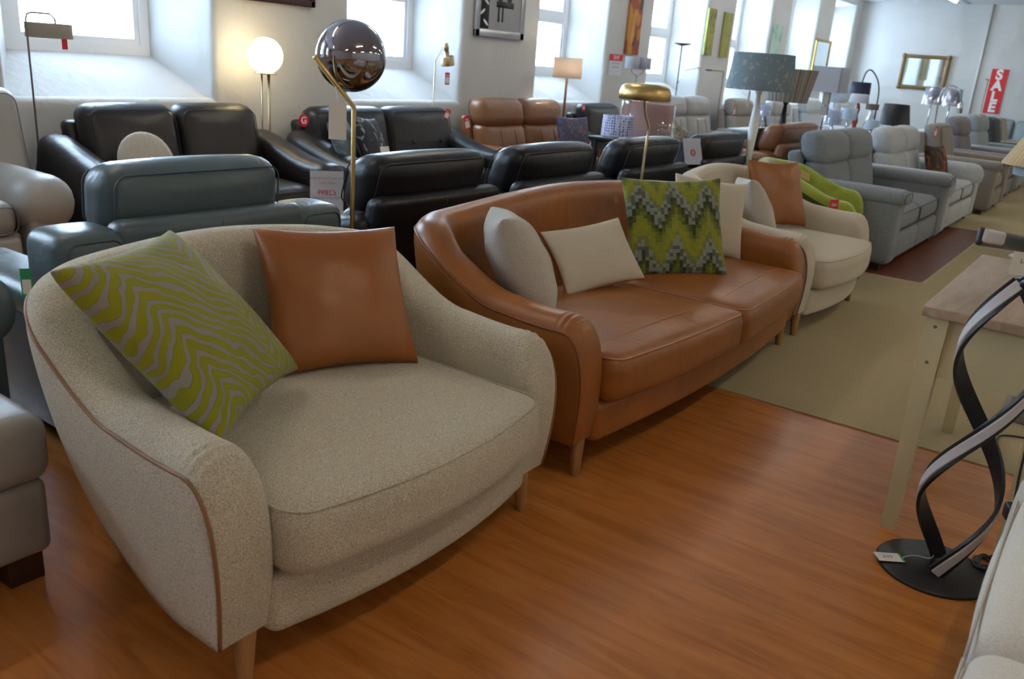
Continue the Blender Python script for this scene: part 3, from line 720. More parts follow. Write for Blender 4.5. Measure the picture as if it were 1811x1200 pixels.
recliner('recliner_chair', 'tan leather recliner seen from behind between the lamp poles and grey sofa', 'armchair', 8.75, 3.2, PI, W=1.5, D=.92, seats=1, bh=1.03, ah=.76, aw=.2, mat=M_rust, dark=M_rustd, headw=1.15, lean=.28)
recliner('armchair', 'dark teal armchair beyond the espresso leather chair', 'armchair', 9.84, 4.02, PI, W=.82, D=.85, seats=1, bh=.80, ah=.6, aw=.15, mat=plain('teal_cloth', (.02, .06, .075), .8), head=False)

# front row on the right, seats facing the aisle
recliner('recliner_sofa', 'grey tweed two-seat recliner sofa with padded arms on the brown strip', 'sofa', 8.38, 1.93, W=2.2, D=1.02, seats=2, bh=1.03, ah=.66, aw=.27, mat=M_greyf, lean=.24)
recliner('recliner_sofa', 'pale grey flecked two-seat sofa beyond the grey tweed one', 'sofa', 10.60, 1.93, W=2.02, D=1.0, seats=2, bh=1.02, ah=.66, aw=.26, mat=M_whitef, arm='roll', lean=.24)
recliner('recliner_chair', 'taupe fabric recliner chair with red tag after the pale sofa', 'armchair', 12.72, 1.85, W=1.35, D=1.02, bh=1.02, ah=.66, aw=.24, mat=M_taupef, head=False, lean=.24)
recliner('recliner_chair', 'mauve grey fabric recliner chair with tall headrest', 'armchair', 14.4, 1.9, W=1.3, D=1.0, bh=1.10, ah=.66, aw=.2, mat=M_mauvef, lean=.24)
recliner('recliner_sofa', 'ice blue fabric recliner beyond the mauve chair', 'sofa', 16.1, 1.9, W=1.5, D=1.0, seats=1, bh=1.12, ah=.66, aw=.2, mat=M_iceblue, lean=.24)
recliner('armchair', 'charcoal striped fabric chair near the end wall', 'armchair', 17.75, 1.95, W=1.2, D=.95, bh=1.05, ah=.62, aw=.18, mat=M_charf, head=False, lean=.24)
recliner('armchair', 'ivory cushioned chair in front of the end wall below the red sign', 'armchair', 19.1, 2.0, W=1.2, D=.95, bh=1.03, ah=.62, aw=.18, mat=M_creamf, head=False, lean=.24)
recliner('sofa', 'dusty blue sofa against the end wall at the right edge', 'sofa', 20.3, 2.2, PI * 1.5, W=2.3, D=.95, seats=2, bh=.98, ah=.62, aw=.2, mat=M_iceblue, head=False)
sb = empty('sideboard', (19.6, .72, 0), 'dark brown wooden cabinet in front of the end wall at the right edge', 'cabinet')
MB().add(rbox((0, 0, .40), (1.3, .5, .72), .012, 2)).build('cabinet_body', M_darkwood, sb)
MB().add(rbox((0, 0, .775), (1.36, .54, .03), .006, 2)).build('top', M_darkwood, sb)
for sx in (-.33, .33):
    d = MB().add(rbox((sx, -.256, .42), (.6, .02, .62), .005, 2)).build('door', M_darkwood, sb)
    MB().add(ball((sx * .15, -.275, .45), .014, 12, 8)).build('knob', M_bronze, d)
for sx in (-1, 1): MB().add(box(sx * .6 - .03, sx * .6 + .03, -.2, .2, 0, .05)).build('plinth', M_darkwood, sb, smooth=False)
# footstool, left edge
fs = empty('footstool', (.44, 2.36, 0), 'pale grey leather footstool with dark feet at the left edge', 'footstool')
MB().add(rbox((0, 0, .19), (1.02, .46, .22), .03, 5, (0, .008, 0))).build('base', M_taupeL, fs)
k = MB(); k.add(rbox((0, 0, .395), (1.05, .50, .19), .05, 6, (.0, .0, .02))); k.add(seam_rect(.50, .225, .055, .05, (0, 0, .395), .003, None, 'z'), 1)
k.build('seat_cushion', [M_taupeL, M_taupeLd], fs)
for sx in (-1, 1):
    for sy in (-1, 1): MB().add(box(sx * .44 - .045, sx * .44 + .045, sy * .16 - .045, sy * .16 + .045, 0, .09)).build('foot', M_darkwood, fs, smooth=False)
# cream sofa in the lower right corner, facing the row
cs = empty('corner_sofa', (1.63, -.44, 0), 'cream ribbed fabric sofa cut off at the lower right corner', 'sofa', PI)
M_rib = fabric('ribbed_cream', (.62, .58, .51), (.52, .48, .41), 300, .4, .95)
MB().add(rbox((0, .0, .19), (1.95, .92, .30), .04, 6)).build('base', M_rib, cs)
for i in (-1, 1):
    k = MB(); k.add(rbox((i * .40, -.06, .41), (.78, .82, .18), .06, 7, (0, .02, .03))); k.add(seam_rect(.37, .06, -.415, .045, (i * .40, -.06, .41), .0035), 1)
    k.build('seat_cushion', [M_rib, plain('cream_seam', (.42, .38, .33), .9)], cs)
for i in (-1, 1):
    k = MB(); k.add(rbox((i * .90, -.0, .31), (.20, .94, .46), .09, 6, (.01, .02, 0))); k.build('arm', M_rib, cs)
MB().add(rbox((0, .38, .52), (1.7, .2, .62), .09, 6, (0, .03, 0))).build('back', M_rib, cs)
for sx in (-1, 1):
    for sy in (-1, 1): MB().add(box(sx * .86 - .03, sx * .86 + .03, sy * .36 - .03, sy * .36 + .03, 0, .06)).build('foot', M_darkwood, cs, smooth=False)

# lime green tufted tub chair
gt = empty('tub_chair', (6.84, 1.57, 0), 'lime green buttoned velvet tub chair behind the far cream chair', 'armchair', .20)
tf = []
(gvf), gp, gtot = shell(.92, .84, .64, .85, Ta=.11, Tb=.12, Rc=.38, zb=.12, bow=.02, rf=.14, inset=.05, rise=(.14, .66))
for row, zz in enumerate((.52, .62, .72)):
    for j in range(9):
        tf.append((.28 + (gtot - .56) * (j + (.5 if row % 2 else 0)) / 8.5, zz))
(gvf), gp, gtot = shell(.92, .84, .64, .85, Ta=.11, Tb=.12, Rc=.38, zb=.12, bow=.02, rf=.14, inset=.05, rise=(.14, .66), tufts=tf)
gm = MB(); gm.add(gvf)
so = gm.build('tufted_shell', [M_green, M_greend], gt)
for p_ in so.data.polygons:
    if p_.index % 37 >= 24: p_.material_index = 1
fix_normals(so)
MB().add(rbox((0, .34, .33), (.62, .62, .18), .06, 6, (0, .01, .025))).build('seat_cushion', M_green, gt)
bt = MB()
def shell_in(s_, z_):
    return None
for sx in (-1, 1):
    for sy in (.1, .72): MB().add(leg_cone(sx * .32, sy, .14, sx * .01, 0)).build('leg', M_darkwood, gt)
lastn = 37
# buttons at the tuft centres
gv = gvf[0]; ncol = 10 + 14 + 1 + 12
for (ts, tz) in tf:
    best = None
    for i, v in enumerate(gv):
        if i % ncol > 12: continue
        # arc-length estimate through ring index
        ring = i // ncol
        sring = gtot * ring / (len(gv) / ncol)
        e = (sring - ts) ** 2 + (v[2] - tz) ** 2
        if best is None or e < best[0]: best = (e, v)
    if best[0] < .01: bt.add(ball(best[1], .010, 8, 6))
ob = bt.build('tuft_button', M_green, gt); ob['kind'] = 'stuff'

# ------------------------------------------------------------------ round, dark, floral cushions on the back rows
p = at(258, 262, Y=4.98)
k = MB(); R = size(53, p); prof = []
V, F = ball((0, 0, 0), R, 48, 16, (1, .36, 1))
V = [Vector((v.x, v.y * (1 + .10 * math.cos(24 * math.atan2(v.z, v.x)) * min(1, math.hypot(v.x, v.z) / R * 1.5)), v.z)) for v in V]
k.add((V, F)); k.add(ball((0, -R * .36, 0), .018, 12, 8)); o = k.build('cushion', M_creamf); o.location = (p.x, 4.98, .47 + R + .01); o.rotation_euler = (-.30, 0, 0)
tag(o, 'round pleated cream cushion on the black leather sofa at left', 'cushion')
M_abs = spotted('abstract_print', (.012, .014, .02), (.25, .26, .30), 9, .55, .6, (.45, .45, .45))
pillow('cushion', 'dark cushion with pale abstract streaks on the buttoned black sofa', (4.98, 4.98, .70, .45, .40, .1), .46, .46, .14, M_abs)
pillow('cushion', 'slate blue cushion tucked behind the dark streaked one', (4.80, 5.10, .70, .55, .40, -.1), .44, .44, .14, spotted('slate_print', (.13, .17, .20), (.20, .25, .29), 12))
pillow('cushion', 'blue floral cushion with orange flecks on the rust recliner sofa', (8.02, 4.98, .70, -.25, .30, 0), .46, .40, .14, spotted('floral_print', (.06, .075, .14), (.24, .11, .09), 22, .57, .62, (.12, .13, .22)))
pillow('cushion', 'small dark bronze satin cushion on the pale flecked sofa', (11.05, 1.88, .66, -.3, .35, 0), .40, .38, .16, spotted('bronze_satin', (.03, .02, .015), (.28, .085, .02), 7, .45, .62), piping=None)
pillow('cushion', 'cream patterned cushion between the charcoal and espresso chair backs', (6.60, 3.05, .82, .2, .2, .25), .42, .42, .12, spotted('cream_pattern', (.42, .38, .31), (.20, .17, .14), 26, .5, .58))

# ------------------------------------------------------------------ lamps
def disc_base(z, r, h=.018): return lathe([(0.0001, 0), (r, 0), (r, h * .6), (r * .9, h), (0.0001, h)], 32, (0, 0, z), False)
def drum(c, r0, r1, h, t=.004, seg=48):
    """open lampshade: r0 bottom, r1 top"""
    return lathe([(r0, 0), (r1, h), (r1 - t, h), (r0 - t, 0), (r0, 0)], seg, c, False)
def shade_rings(mb, c, r0, r1, h, mi=0):
    for z, r in ((0, r0), (h, r1)):
        mb.add(tube([(c[0] + r * math.cos(a), c[1] + r * math.sin(a), c[2] + z) for a in [2 * PI * i / 40 for i in range(40)]], .003, 6, True), mi)
    for i in range(3):
        a = 2 * PI * i / 3; mb.add(tube([(c[0], c[1], c[2] + h * .85), (c[0] + r1 * math.cos(a), c[1] + r1 * math.sin(a), c[2] + h)], .002, 5), mi)
def swing_tag(loc, w, h, front, label, rz=0, tilt=0, txt=None, txtmat=None, cat='price tag', group=None, band=None, ry=0):
    o = MB().add(rbox((0, 0, 0), (w, .0015, h), .0007, 1)).build('price_tag', front, smooth=False); o.location = loc; o.rotation_euler = (tilt, ry, rz)
    tag(o, label, cat, group)
    if band: MB().add(box(-w * .38, w * .38, -.0016, -.0008, -h * .38, h * .12)).build('printed_panel', band, o, smooth=False)
    if txt: text(txt, w * .42, txtmat, o, (0, -.002, h * .27 if band else 0), (PI / 2, 0, 0), bold=.0)
    return o
# chrome globe floor lamp
g = at(621, 99, Y=2.47); ra = size(61.5, g)
t = empty('floor_lamp', (g.x, 2.47, 0), 'floor lamp with smoked chrome glass globe on a bent brass rod', 'floor lamp')
bend = at(616, 188, Y=2.47); tip = at(546, 99, Y=2.47); low = at(624, 415, Y=2.47)
MB().add(ball((0, 0, g.z), ra, 64, 40)).build('globe', M_smoke, t)
rodx = bend.x - g.x
MB().add(tube([(tip.x - g.x, 0 - .03, tip.z), (rodx, -.03, bend.z), (rodx, -.03, bend.z - .012), (rodx, -.03, .015)], .0095, 12)).build('rod', M_gold, t)
MB().add(tube([(-ra * .60, -.028, g.z - ra * .80), (-ra * .35, 0, g.z - ra * .55)], .012, 10)).build('globe_holder', M_gold, t)
MB().add(lathe([(.0001, 0), (.15, 0), (.15, .012), (.14, .018), (.0001, .018)], 40, (rodx, -.03, 0), False)).build('base', M_gold, t)
tg = at(597, 215, Y=2.42)
o = swing_tag((tg.x, tg.y, tg.z), size(31, tg), size(62, tg), M_card, 'blank cream swing tag hanging from the brass rod of the globe lamp', -.8)
MB().add(tube([(.0, 0, size(31, tg)), (-.008, .01, size(31, tg) + .06)], .0012, 5)).build('string', M_white, o)
# lit globe lamp by the wall
g = at(469, 98, Y=5.45); ra = size(30.5, g)
t = empty('floor_lamp', (g.x, 5.45, 0), 'lit white glass globe floor lamp on thin antique brass rods', 'floor lamp')
M_glow = plain('opal_glass_lit', (.9, .85, .75), .3, emis=(1, .78, .42), es=5)
MB().add(ball((0, 0, g.z), ra, 40, 28)).build('globe', M_glow, t)
MB().add(lathe([(.0001, 0), (.085, 0), (.085, .008), (.0001, .008)], 32, (0, 0, g.z - ra - .004), False)).build('plate', M_bronze, t)
for dx, dy in ((-.035, 0), (.035, .015), (.01, -.03)):
    MB().add(tube([(dx, dy, g.z - ra), (dx * 1.1, dy, .72), (dx * .55, dy * .6, .66), (dx, dy, .01)], .006, 8)).build('rod', M_bronze, t)
MB().add(tube([(-.045, 0, .70), (.045, 0, .70)], .008, 8)).build('cross_bar', M_bronze, t)
MB().add(disc_base(0, .13, .02)).build('base', M_bronze, t)
# grey arched floor lamp, far left
a0 = at(52, 100, Y=5.62); 
t = empty('floor_lamp', (a0.x, 5.62, 0), 'slim grey floor lamp with flat drum shade in front of the first window', 'floor lamp')
zt = at(60, 22, Y=5.62).z; xs_ = at(98, 45, Y=5.62)
M_mauvem = plain('mauve_metal', (.22, .17, .17), .4, .6)
MB().add(tube([(0, 0, .01), (0, 0, zt - .04), (.01, 0, zt - .01), (.04, 0, zt), (xs_.x - a0.x - .03, 0, zt), (xs_.x - a0.x, 0, zt - .03), (xs_.x - a0.x, 0, xs_.z - .02)], .006, 8)).build('pole', M_mauvem, t)
sc = at(86, 52, Y=5.62); MB().add(drum((sc.x - a0.x, 0, sc.z - .05), size(38, sc), size(38, sc), size(25, sc))).build('lamp_shade', shade_mat('taupe_shade', (.36, .32, .27), .15), t)
MB().add(disc_base(0, .12, .02)).build('base', M_mauvem, t)
o = swing_tag((sc.x + .03, 5.50, sc.z - .05), .035, .12, M_redtag, 'narrow red tag hanging from the flat grey drum shade')
# brass reading lamp
b0 = at(766, 190, Y=5.5)
t = empty('floor_lamp', (b0.x, 5.5, 0), 'slim brass reading floor lamp with small drum head under the second window', 'floor lamp')
j1 = at(765, 108, Y=5.5); j2 = at(782, 85, Y=5.5); hd = at(791, 106, Y=5.5)
MB().add(tube([(0, 0, .01), (0, 0, j1.z)], .006, 8)).build('pole', M_bronze, t)
MB().add(tube([(0, 0, j1.z), (j2.x - b0.x, 0, j2.z), (hd.x - b0.x - .02, 0, hd.z + .12)], .004, 8)).build('arm', M_bronze, t)
Mt = Matrix.Translation((hd.x - b0.x, 0, hd.z)) @ Matrix.Rotation(-.22, 4, 'Y')
MB().add(lathe([(.066, -.05), (.066, .03), (.06, .035), (.025, .04), (.022, .09), (.028, .10), (.020, .15), (.0001, .155), ], 28, (0, 0, 0), False, Mt)).build('lamp_head', M_bronze, t)
MB().add(disc_base(0, .12, .02)).build('base', M_bronze, t)
tg = at(791, 139, Y=5.45); o = swing_tag(tg, .065, .11, M_redtag, 'small red sale tag hanging under the brass reading lamp', 0, 0, 'Sale', M_white, band=M_white)
MB().add(tube([(0, 0, .055), (0, .04, .16)], .0012, 5)).build('string', M_white, o)
# cream drum floor lamp with wooden pole
d0 = at(1004, 120, Y=5.35); r = size(25.5, d0)
t = empty('floor_lamp', (d0.x, 5.35, 0), 'floor lamp with glowing cream drum shade on a dark wooden pole', 'floor lamp')
zb_ = at(1004, 138, Y=5.35).z; zt_ = at(1004, 102, Y=5.35).z
o = MB().add(drum((0, 0, zb_), r, r, zt_ - zb_)).build('lamp_shade', shade_mat('beige_shade_lit', (.74, .65, .56), .45), t)
MB().add(tube([(0, 0, .02), (0, 0, zb_ + .1)], .014, 12)).build('pole', wood('red_wood', (.15, .045, .02), (.10, .03, .014)), t)
MB().add(disc_base(0, .14, .025)).build('base', M_darkwood, t)
MB().add(ball((0, 0, (zb_ + zt_) / 2), .035, 16, 10)).build('bulb', plain('bulb_glow', (1, 1, 1), .4, emis=(1, .84, .66), es=40), t)
# brass mushroom lamp
g = at(1141, 165, Y=2.55); r = size(46, g); zb_ = at(1141, 177, Y=2.55).z
t = empty('floor_lamp', (g.x, 2.55, 0), 'brass mushroom-dome floor lamp on a curved stem behind the zigzag cushion', 'floor lamp')
hh = size(27, g)
MB().add(lathe([(r - .006, 0), (r, .004), (r, hh * .45), (r * .93, hh * .8), (r * .78, hh * .98), (r * .4, hh * 1.04), (.0001, hh * 1.05), (.0001, hh * 1.0), (r * .75, hh * .9), (r * .95, hh * .45), (r - .006, 0)], 48, (0, 0, zb_), False)).build('dome_shade', M_gold, t)
q = [at(1140, 176, Y=2.55), at(1142, 205, Y=2.55), at(1147, 225, Y=2.55), at(1142, 260, Y=2.55), at(1134, 318, Y=2.55)]
pts = [(v.x - g.x, 0, v.z) for v in q]; pts += [(pts[-1][0] - .01, 0, .3), (pts[-1][0], 0, .01)]
MB().add(tube(smooth_path(pts, 6), .0085, 10)).build('stem', plain('pale_brass', (.62, .52, .30), .3, 1), t)
MB().add(disc_base(0, .13, .02), M=Matrix.Translation((pts[-1][0], 0, 0))).build('base', M_gold, t)
# turned-pole lamps
def turned(z0, z1, s=1):
    seq = [(.0, .026), (.03, .03), (.06, .018), (.08, .032), (.10, .018), (.20, .022), (.36, .034), (.44, .03), (.48, .018), (.50, .034), (.52, .018), (.56, .02), (.72, .032), (.80, .026), (.90, .014), (.92, .024), (.94, .012), (1.0, .012)]
    return [(r_ * s, z0 + (z1 - z0) * f) for f, r_ in seq]
def leaf_shade():
    m = spotted('dusty_blue_floral_shade', (.22, .30, .345), (.40, .40, .38), 16, .60, .66)
    nt = m.node_tree; b = nt.nodes['Principled BSDF']; src = b.inputs['Base Color'].links[0].from_socket
    tl = N(nt, 'ShaderNodeBsdfTranslucent'); nt.links.new(src, tl.inputs['Color']); mx = N(nt, 'ShaderNodeMixShader', inp={0: .35})
    nt.links.new(b.outputs[0], mx.inputs[1]); nt.links.new(tl.outputs[0], mx.inputs[2]); nt.links.new(mx.outputs[0], nt.nodes['Material Output'].inputs['Surface']); return m
lp = at(1348, 128, Y=2.62); r1 = size(52, lp); r0 = size(60, lp); zt_ = at(1352, 95, Y=2.62).z; zb_ = at(1350, 160, Y=2.62).z
t = empty('floor_lamp', (lp.x, 2.62, 0), 'floor lamp with large dusty blue floral drum shade on white turned pole', 'floor lamp')
o = MB().add(drum((0, 0, zb_), r0, r1, zt_ - zb_)).build('lamp_shade', leaf_shade(), t)
MB().add(lathe(turned(.02, zb_ + .1, 1.25), 24, (0, 0, 0))).build('turned_pole', M_white, t)
MB().add(disc_base(0, .16, .03)).build('base', M_white, t)
o = swing_tag(at(1324, 175, Y=2.60), size(9, lp), size(27, lp), M_white, 'thin white tag dangling below the blue floral lampshade')
MB().add(tube([(0, 0, size(13, lp)), (0, 0, size(34, lp))], .0015, 5)).build('string', M_white, o)
lp = at(1395, 150, Y=2.85); r1 = size(47, lp); r0 = size(36, lp); zt_ = at(1400, 122, Y=2.85).z; zb_ = at(1390, 180, Y=2.85).z
M_stripe = None
def striped():
    m, nt, b = new_mat('brown_striped_shade')
    tc = N(nt, 'ShaderNodeTexCoord'); gr = N(nt, 'ShaderNodeTexGradient', gradient_type='RADIAL'); nt.links.new(tc.outputs['Object'], gr.inputs[0])
    cb = N(nt, 'ShaderNodeCombineXYZ'); mu = N(nt, 'ShaderNodeMath', operation='MULTIPLY', inp={1: 60}); nt.links.new(gr.outputs['Fac'], mu.inputs[0]); nt.links.new(mu.outputs[0], cb.inputs[0])
    no = N(nt, 'ShaderNodeTexNoise', inp={'Scale': 1, 'Detail': 3}); nt.links.new(cb.outputs[0], no.inputs['Vector'])
    cr = N(nt, 'ShaderNodeValToRGB'); cr.color_ramp.elements[0].position = .35; cr.color_ramp.elements[1].position = .65
    cr.color_ramp.elements[0].color = (.10, .085, .075, 1); cr.color_ramp.elements[1].color = (.34, .31, .27, 1)
    nt.links.new(no.outputs['Fac'], cr.inputs[0]); nt.links.new(cr.outputs[0], b.inputs['Base Color']); b.inputs['Roughness'].default_value = .7; return m
t = empty('floor_lamp', (lp.x, 2.85, 0), 'floor lamp with brown striped drum shade on a black turned pole', 'floor lamp')
MB().add(drum((0, 0, zb_), r0, r1, zt_ - zb_)).build('lamp_shade', striped(), t)
MB().add(lathe(turned(.02, zb_ + .1, 1.15), 24, (0, 0, 0))).build('turned_pole', plain('black_gloss', (.008, .008, .010), .12), t)
MB().add(disc_base(0, .16, .03)).build('base', M_blackm, t)

# display tables in the middle of the floor, and what stands on them
def table(name, label, x0, x1, y0, y1, h, top, legm, cat='table', th=.03, lw=.05):
    t = empty(name, ((x0 + x1) / 2, (y0 + y1) / 2, 0), label, cat); w = (x1 - x0); d = (y1 - y0)
    MB().add(rbox((0, 0, h - th / 2), (w, d, th), .006, 2)).build('tabletop', top, t)
    MB().add(box(-w / 2 + .04, w / 2 - .04, -d / 2 + .04, d / 2 - .04, h - th - .08, h - th)).build('apron', legm, t, smooth=False)
    for sx in (-1, 1):
        for sy in (-1, 1):
            MB().add(box(sx * (w / 2 - .05) - lw / 2, sx * (w / 2 - .05) + lw / 2, sy * (d / 2 - .05) - lw / 2, sy * (d / 2 - .05) + lw / 2, 0, h - th)).build('leg', legm, t, smooth=False)
    return t
M_gloss = plain('dark_gloss_top', (.02, .024, .032), .12)
table('console_table', 'dark gloss console table under the wrapped pink drum shade', 7.1, 9.0, 3.78, 4.25, .80, M_gloss, M_blackm)
ws = at(1145, 208, Y=4.0); r0 = size(45, ws); zt_ = at(1150, 183, Y=4.0).z
M_film = clear('clear_film', (.96, .96, 1), .14, .06)
o = MB().add(drum((0, 0, 0), r0, r0, zt_ - .80)).build('lamp_shade', shade_mat('dusty_pink_shade', (.62, .36, .28), .35)); o.location = (ws.x, 4.0, .802)
tag(o, 'dusty pink drum lampshade wrapped in clear film on the dark console', 'lampshade')
fm = MB(); V, F = drum((0, 0, 0), r0 + .012, r0 + .012, zt_ - .79, .001, 60)
V = [Vector((v.x * (1 + .03 * math.sin(v.z * 40 + 9 * math.atan2(v.y, v.x))), v.y * (1 + .03 * math.sin(v.z * 31 + 7 * math.atan2(v.y, v.x))), v.z)) for v in V]
fm.add((V, F)); fm.build('plastic_wrap', M_film, o)
ta = at(1225, 240, Y=4.0)
# small blue patterned table lamp
lp = at(1092, 222, Y=3.75); r = size(28, lp); zb_ = at(1092, 240, Y=3.75).z; zt_ = at(1092, 204, Y=3.75).z
table('side_table', 'small dark side table carrying the blue patterned table lamp', lp.x - .25, lp.x + .25, 3.62, 4.04, .48, M_gloss, M_blackm)
t = empty('table_lamp', (lp.x, 3.75, .48), 'table lamp with blue and white patterned drum shade on clear glass base', 'table lamp')
def checks():
    m, nt, b = new_mat('blue_white_pattern'); tc = N(nt, 'ShaderNodeTexCoord'); vo = N(nt, 'ShaderNodeTexVoronoi', inp={'Scale': 45, 'Randomness': .25}); nt.links.new(tc.outputs['Object'], vo.inputs['Vector'])
    cr = N(nt, 'ShaderNodeValToRGB'); e = cr.color_ramp.elements; e[0].position = .34; e[0].color = (.06, .07, .20, 1); e[1].position = .42; e[1].color = (.42, .46, .66, 1)
    nt.links.new(vo.outputs['Distance'], cr.inputs[0]); nt.links.new(cr.outputs[0], b.inputs['Base Color']); b.inputs['Roughness'].default_value = .8; return m
MB().add(drum((0, 0, zb_ - .48), r, r * .95, zt_ - zb_)).build('lamp_shade', checks(), t)
M_glass = clear('lamp_glass', (.86, .84, .90), .35, .02)
MB().add(lathe([(.06, 0), (.085, .02), (.095, .06), (.075, .12), (.03, .17), (.022, zb_ - .48), (.022, zb_ - .44)], 28)).build('glass_base', M_glass, t)
MB().add(lathe([(.024, 0), (.024, .03), (.012, .035), (.012, .12)], 16, (0, 0, zb_ - .48))).build('socket', M_silver, t)
# wrapped twin white drum lamp behind
lp = at(1130, 112, Y=4.02)
t = empty('table_lamp', (at(1128, 112, Y=4.15).x, 4.15, .80), 'chrome table lamp with small pale film-wrapped drum shades', 'table lamp')
zz = at(1128, 112, Y=4.15).z - .80; px_ = size(1, lp)
for dx in (-14, 16):
    MB().add(drum((dx * px_ * .8, dx * px_ * -.35, zz - 10 * px_), 13.5 * px_, 13.5 * px_, 21 * px_)).build('lamp_shade', shade_mat('white_shade', (.62, .65, .72), .4), t)
MB().add(tube([(0, 0, .01), (0, 0, zz - .1)], .008, 8)).build('stem', M_chrome, t)
MB().add(tube([(-14 * px_ * .8, 14 * px_ * .35, zz), (-14 * px_ * .8, 14 * px_ * .35, zz - .08), (0, 0, zz - .12), (16 * px_ * .8, -16 * px_ * .35, zz - .08), (16 * px_ * .8, -16 * px_ * .35, zz)], .005, 8)).build('arm', M_chrome, t)
MB().add(disc_base(0, .08, .015)).build('base', M_chrome, t)
# black uplighter with reading arm
b0 = at(1192, 190, Y=5.55); dtop = at(1213, 80, Y=5.55); hd = at(1226, 119, Y=5.55)
t = empty('floor_lamp', (b0.x, 5.55, 0), 'thin black uplighter floor lamp with small reading arm', 'floor lamp')
MB().add(tube([(0, 0, .01), (0, 0, dtop.z)], .009, 8)).build('pole', M_blackm, t)
MB().add(lathe([(.02, -.015), (.12, .012), (.125, .02), (.0001, .016)], 32, (0, 0, dtop.z))).build('uplight_dish', M_blackm, t)
jz = at(1197, 150, Y=5.55).z
MB().add(tube([(0, 0, jz), (.12, -.03, jz + .2), (hd.x - b0.x, -.08, hd.z)], .005, 8)).build('reading_arm', M_silver, t)
MB().add(rbox((hd.x - b0.x + .02, -.085, hd.z), (.10, .03, .02), .008, 2)).build('reading_head', M_silver, t)
MB().add(disc_base(0, .13, .02)).build('base', M_blackm, t)
# angular LED reading lamp
c0 = at(1280, 126, Y=5.3); c1 = at(1256, 123, Y=5.3)
t = empty('floor_lamp', (c0.x, 5.3, 0), 'slim bronze right-angled floor lamp below the pair of green pictures', 'floor lamp')
MB().add(tube([(0, 0, .01), (0, 0, c0.z - .01), (-.01, 0, c0.z), (c1.x - c0.x, 0, c0.z)], .010, 8)).build('pole', M_bronze, t)
MB().add(rbox((c1.x - c0.x - .05, 0, c0.z), (.16, .035, .022), .006, 2)).build('lamp_head', M_blackm, t)
MB().add(disc_base(0, .13, .02)).build('base', M_bronze, t)
# long low display table with the crowd of lamps further back
table('display_table', 'long pale display table crowded with lamps in the middle of the showroom', 10.3, 13.9, 2.75, 3.7, .72, plain('pale_top', (.45, .45, .46), .4), M_white)
def lamp_on(label, u, Y, v_top, v_bot, v_foot, rt_px, rb_px, shade, base='stem', bm=None, z0=.72, film=False, name='table_lamp'):
    c = at(u, (v_top + v_bot) / 2, Y=Y); zt = at(u, v_top, Y=Y).z; zb = at(u, v_bot, Y=Y).z
    zb = max(zb, z0 + .06)
    t = empty(name, (c.x, Y, z0), label, 'table lamp')
    ro, ri = size(rb_px, c), size(rt_px, c)
    MB().add(drum((0, 0, zb - z0), ro, ri, zt - zb)).build('lamp_shade', shade, t)
    bm = bm or M_silver
    if base == 'stem':
        MB().add(tube([(0, 0, .01), (0, 0, zb - z0 + .05)], .012, 10)).build('stem', bm, t); MB().add(disc_base(0, .07, .02)).build('base', bm, t)
    elif base == 'turned':
        MB().add(lathe(turned(0, zb - z0 + .05, 1.2), 20)).build('base', bm, t)
    elif base == 'vase':
        h = zb - z0 + .03; MB().add(lathe([(.05, 0), (.07, .02), (.085, h * .35), (.05, h * .7), (.02, h * .9), (.015, h)], 24)).build('base', bm, t)
    if film:
        V, F = drum((0, 0, zb - z0 - .01), ro + .012, ri + .012, zt - zb + .03, .001, 48)
        V = [Vector((v.x * (1 + .035 * math.sin(v.z * 37 + 8 * math.atan2(v.y, v.x))), v.y * (1 + .035 * math.sin(v.z * 29 + 6 * math.atan2(v.y, v.x))), v.z)) for v in V]
        MB().add((V, F)).build('plastic_wrap', M_film, t)
    return t
M_ws = shade_mat('white_linen_shade', (.58, .60, .66), .4); M_ws2 = shade_mat('cool_white_shade', (.62, .70, .78), .45)
table('side_table', 'white side table under the film-wrapped lamp beyond the white pole', 10.6, 11.4, 3.85, 4.3, .80, MATS['pale_top'], M_white)
# square white shade on silver column
c = at(1468, 140, Y=3.0)
t = empty('table_lamp', (c.x, 3.0, .72), 'table lamp with square white shade on a silver block column', 'table lamp')
hw = size(25, c); zt = at(1468, 118, Y=3.0).z - .72; zb = at(1468, 163, Y=3.0).z - .72
m = MB()
for (a, b_, cc, d_) in ((-hw, hw, -hw, -hw + .004), (-hw, hw, hw - .004, hw), (-hw, -hw + .004, -hw, hw), (hw - .004, hw, -hw, hw)): m.add(box(a, b_, cc, d_, zb, zt))
m.build('lamp_shade', M_ws, t, smooth=False)
MB().add(box(-.035, .035, -.035, .035, zb - .14, zb - .0)).build('column_block', plain('champagne_metal', (.40, .38, .35), .35, .8), t, smooth=False)
MB().add(box(-.035, .035, -.035, .035, zb - .25, zb - .15)).build('column_block', MATS['champagne_metal'], t, smooth=False)
MB().add(tube([(0, 0, .01), (0, 0, zb + .05)], .011, 8)).build('stem', M_silver, t); MB().add(disc_base(0, .07, .02)).build('base', M_silver, t)
M_navy = plain('navy_shade', (.008, .010, .035), .6); M_blackshade = plain('black_shade', (.006, .007, .010), .5)
lamp_on('table lamp with wide white drum shade behind the square white one', 1478, 3.45, 163, 181, 215, 18, 20, M_ws2)
lamp_on('white film-wrapped drum lamp among the crystal bases', 1474, 3.15, 196, 219, 226, 13, 14, M_ws2, film=True)
lamp_on('pale drum table lamp left of the red turned lamp', 1501, 3.35, 191, 211, 216, 14, 14, M_ws2)
lamp_on('small white cone table lamp in front of the navy shade', 1542, 2.95, 212, 228, 236, 10, 14, M_ws2)
lamp_on('table lamp with square white shade on a red turned wooden base', 1520, 3.62, 166, 182, 212, 15, 17, M_ws, 'turned', plain('red_lacquer', (.25, .03, .02), .3))
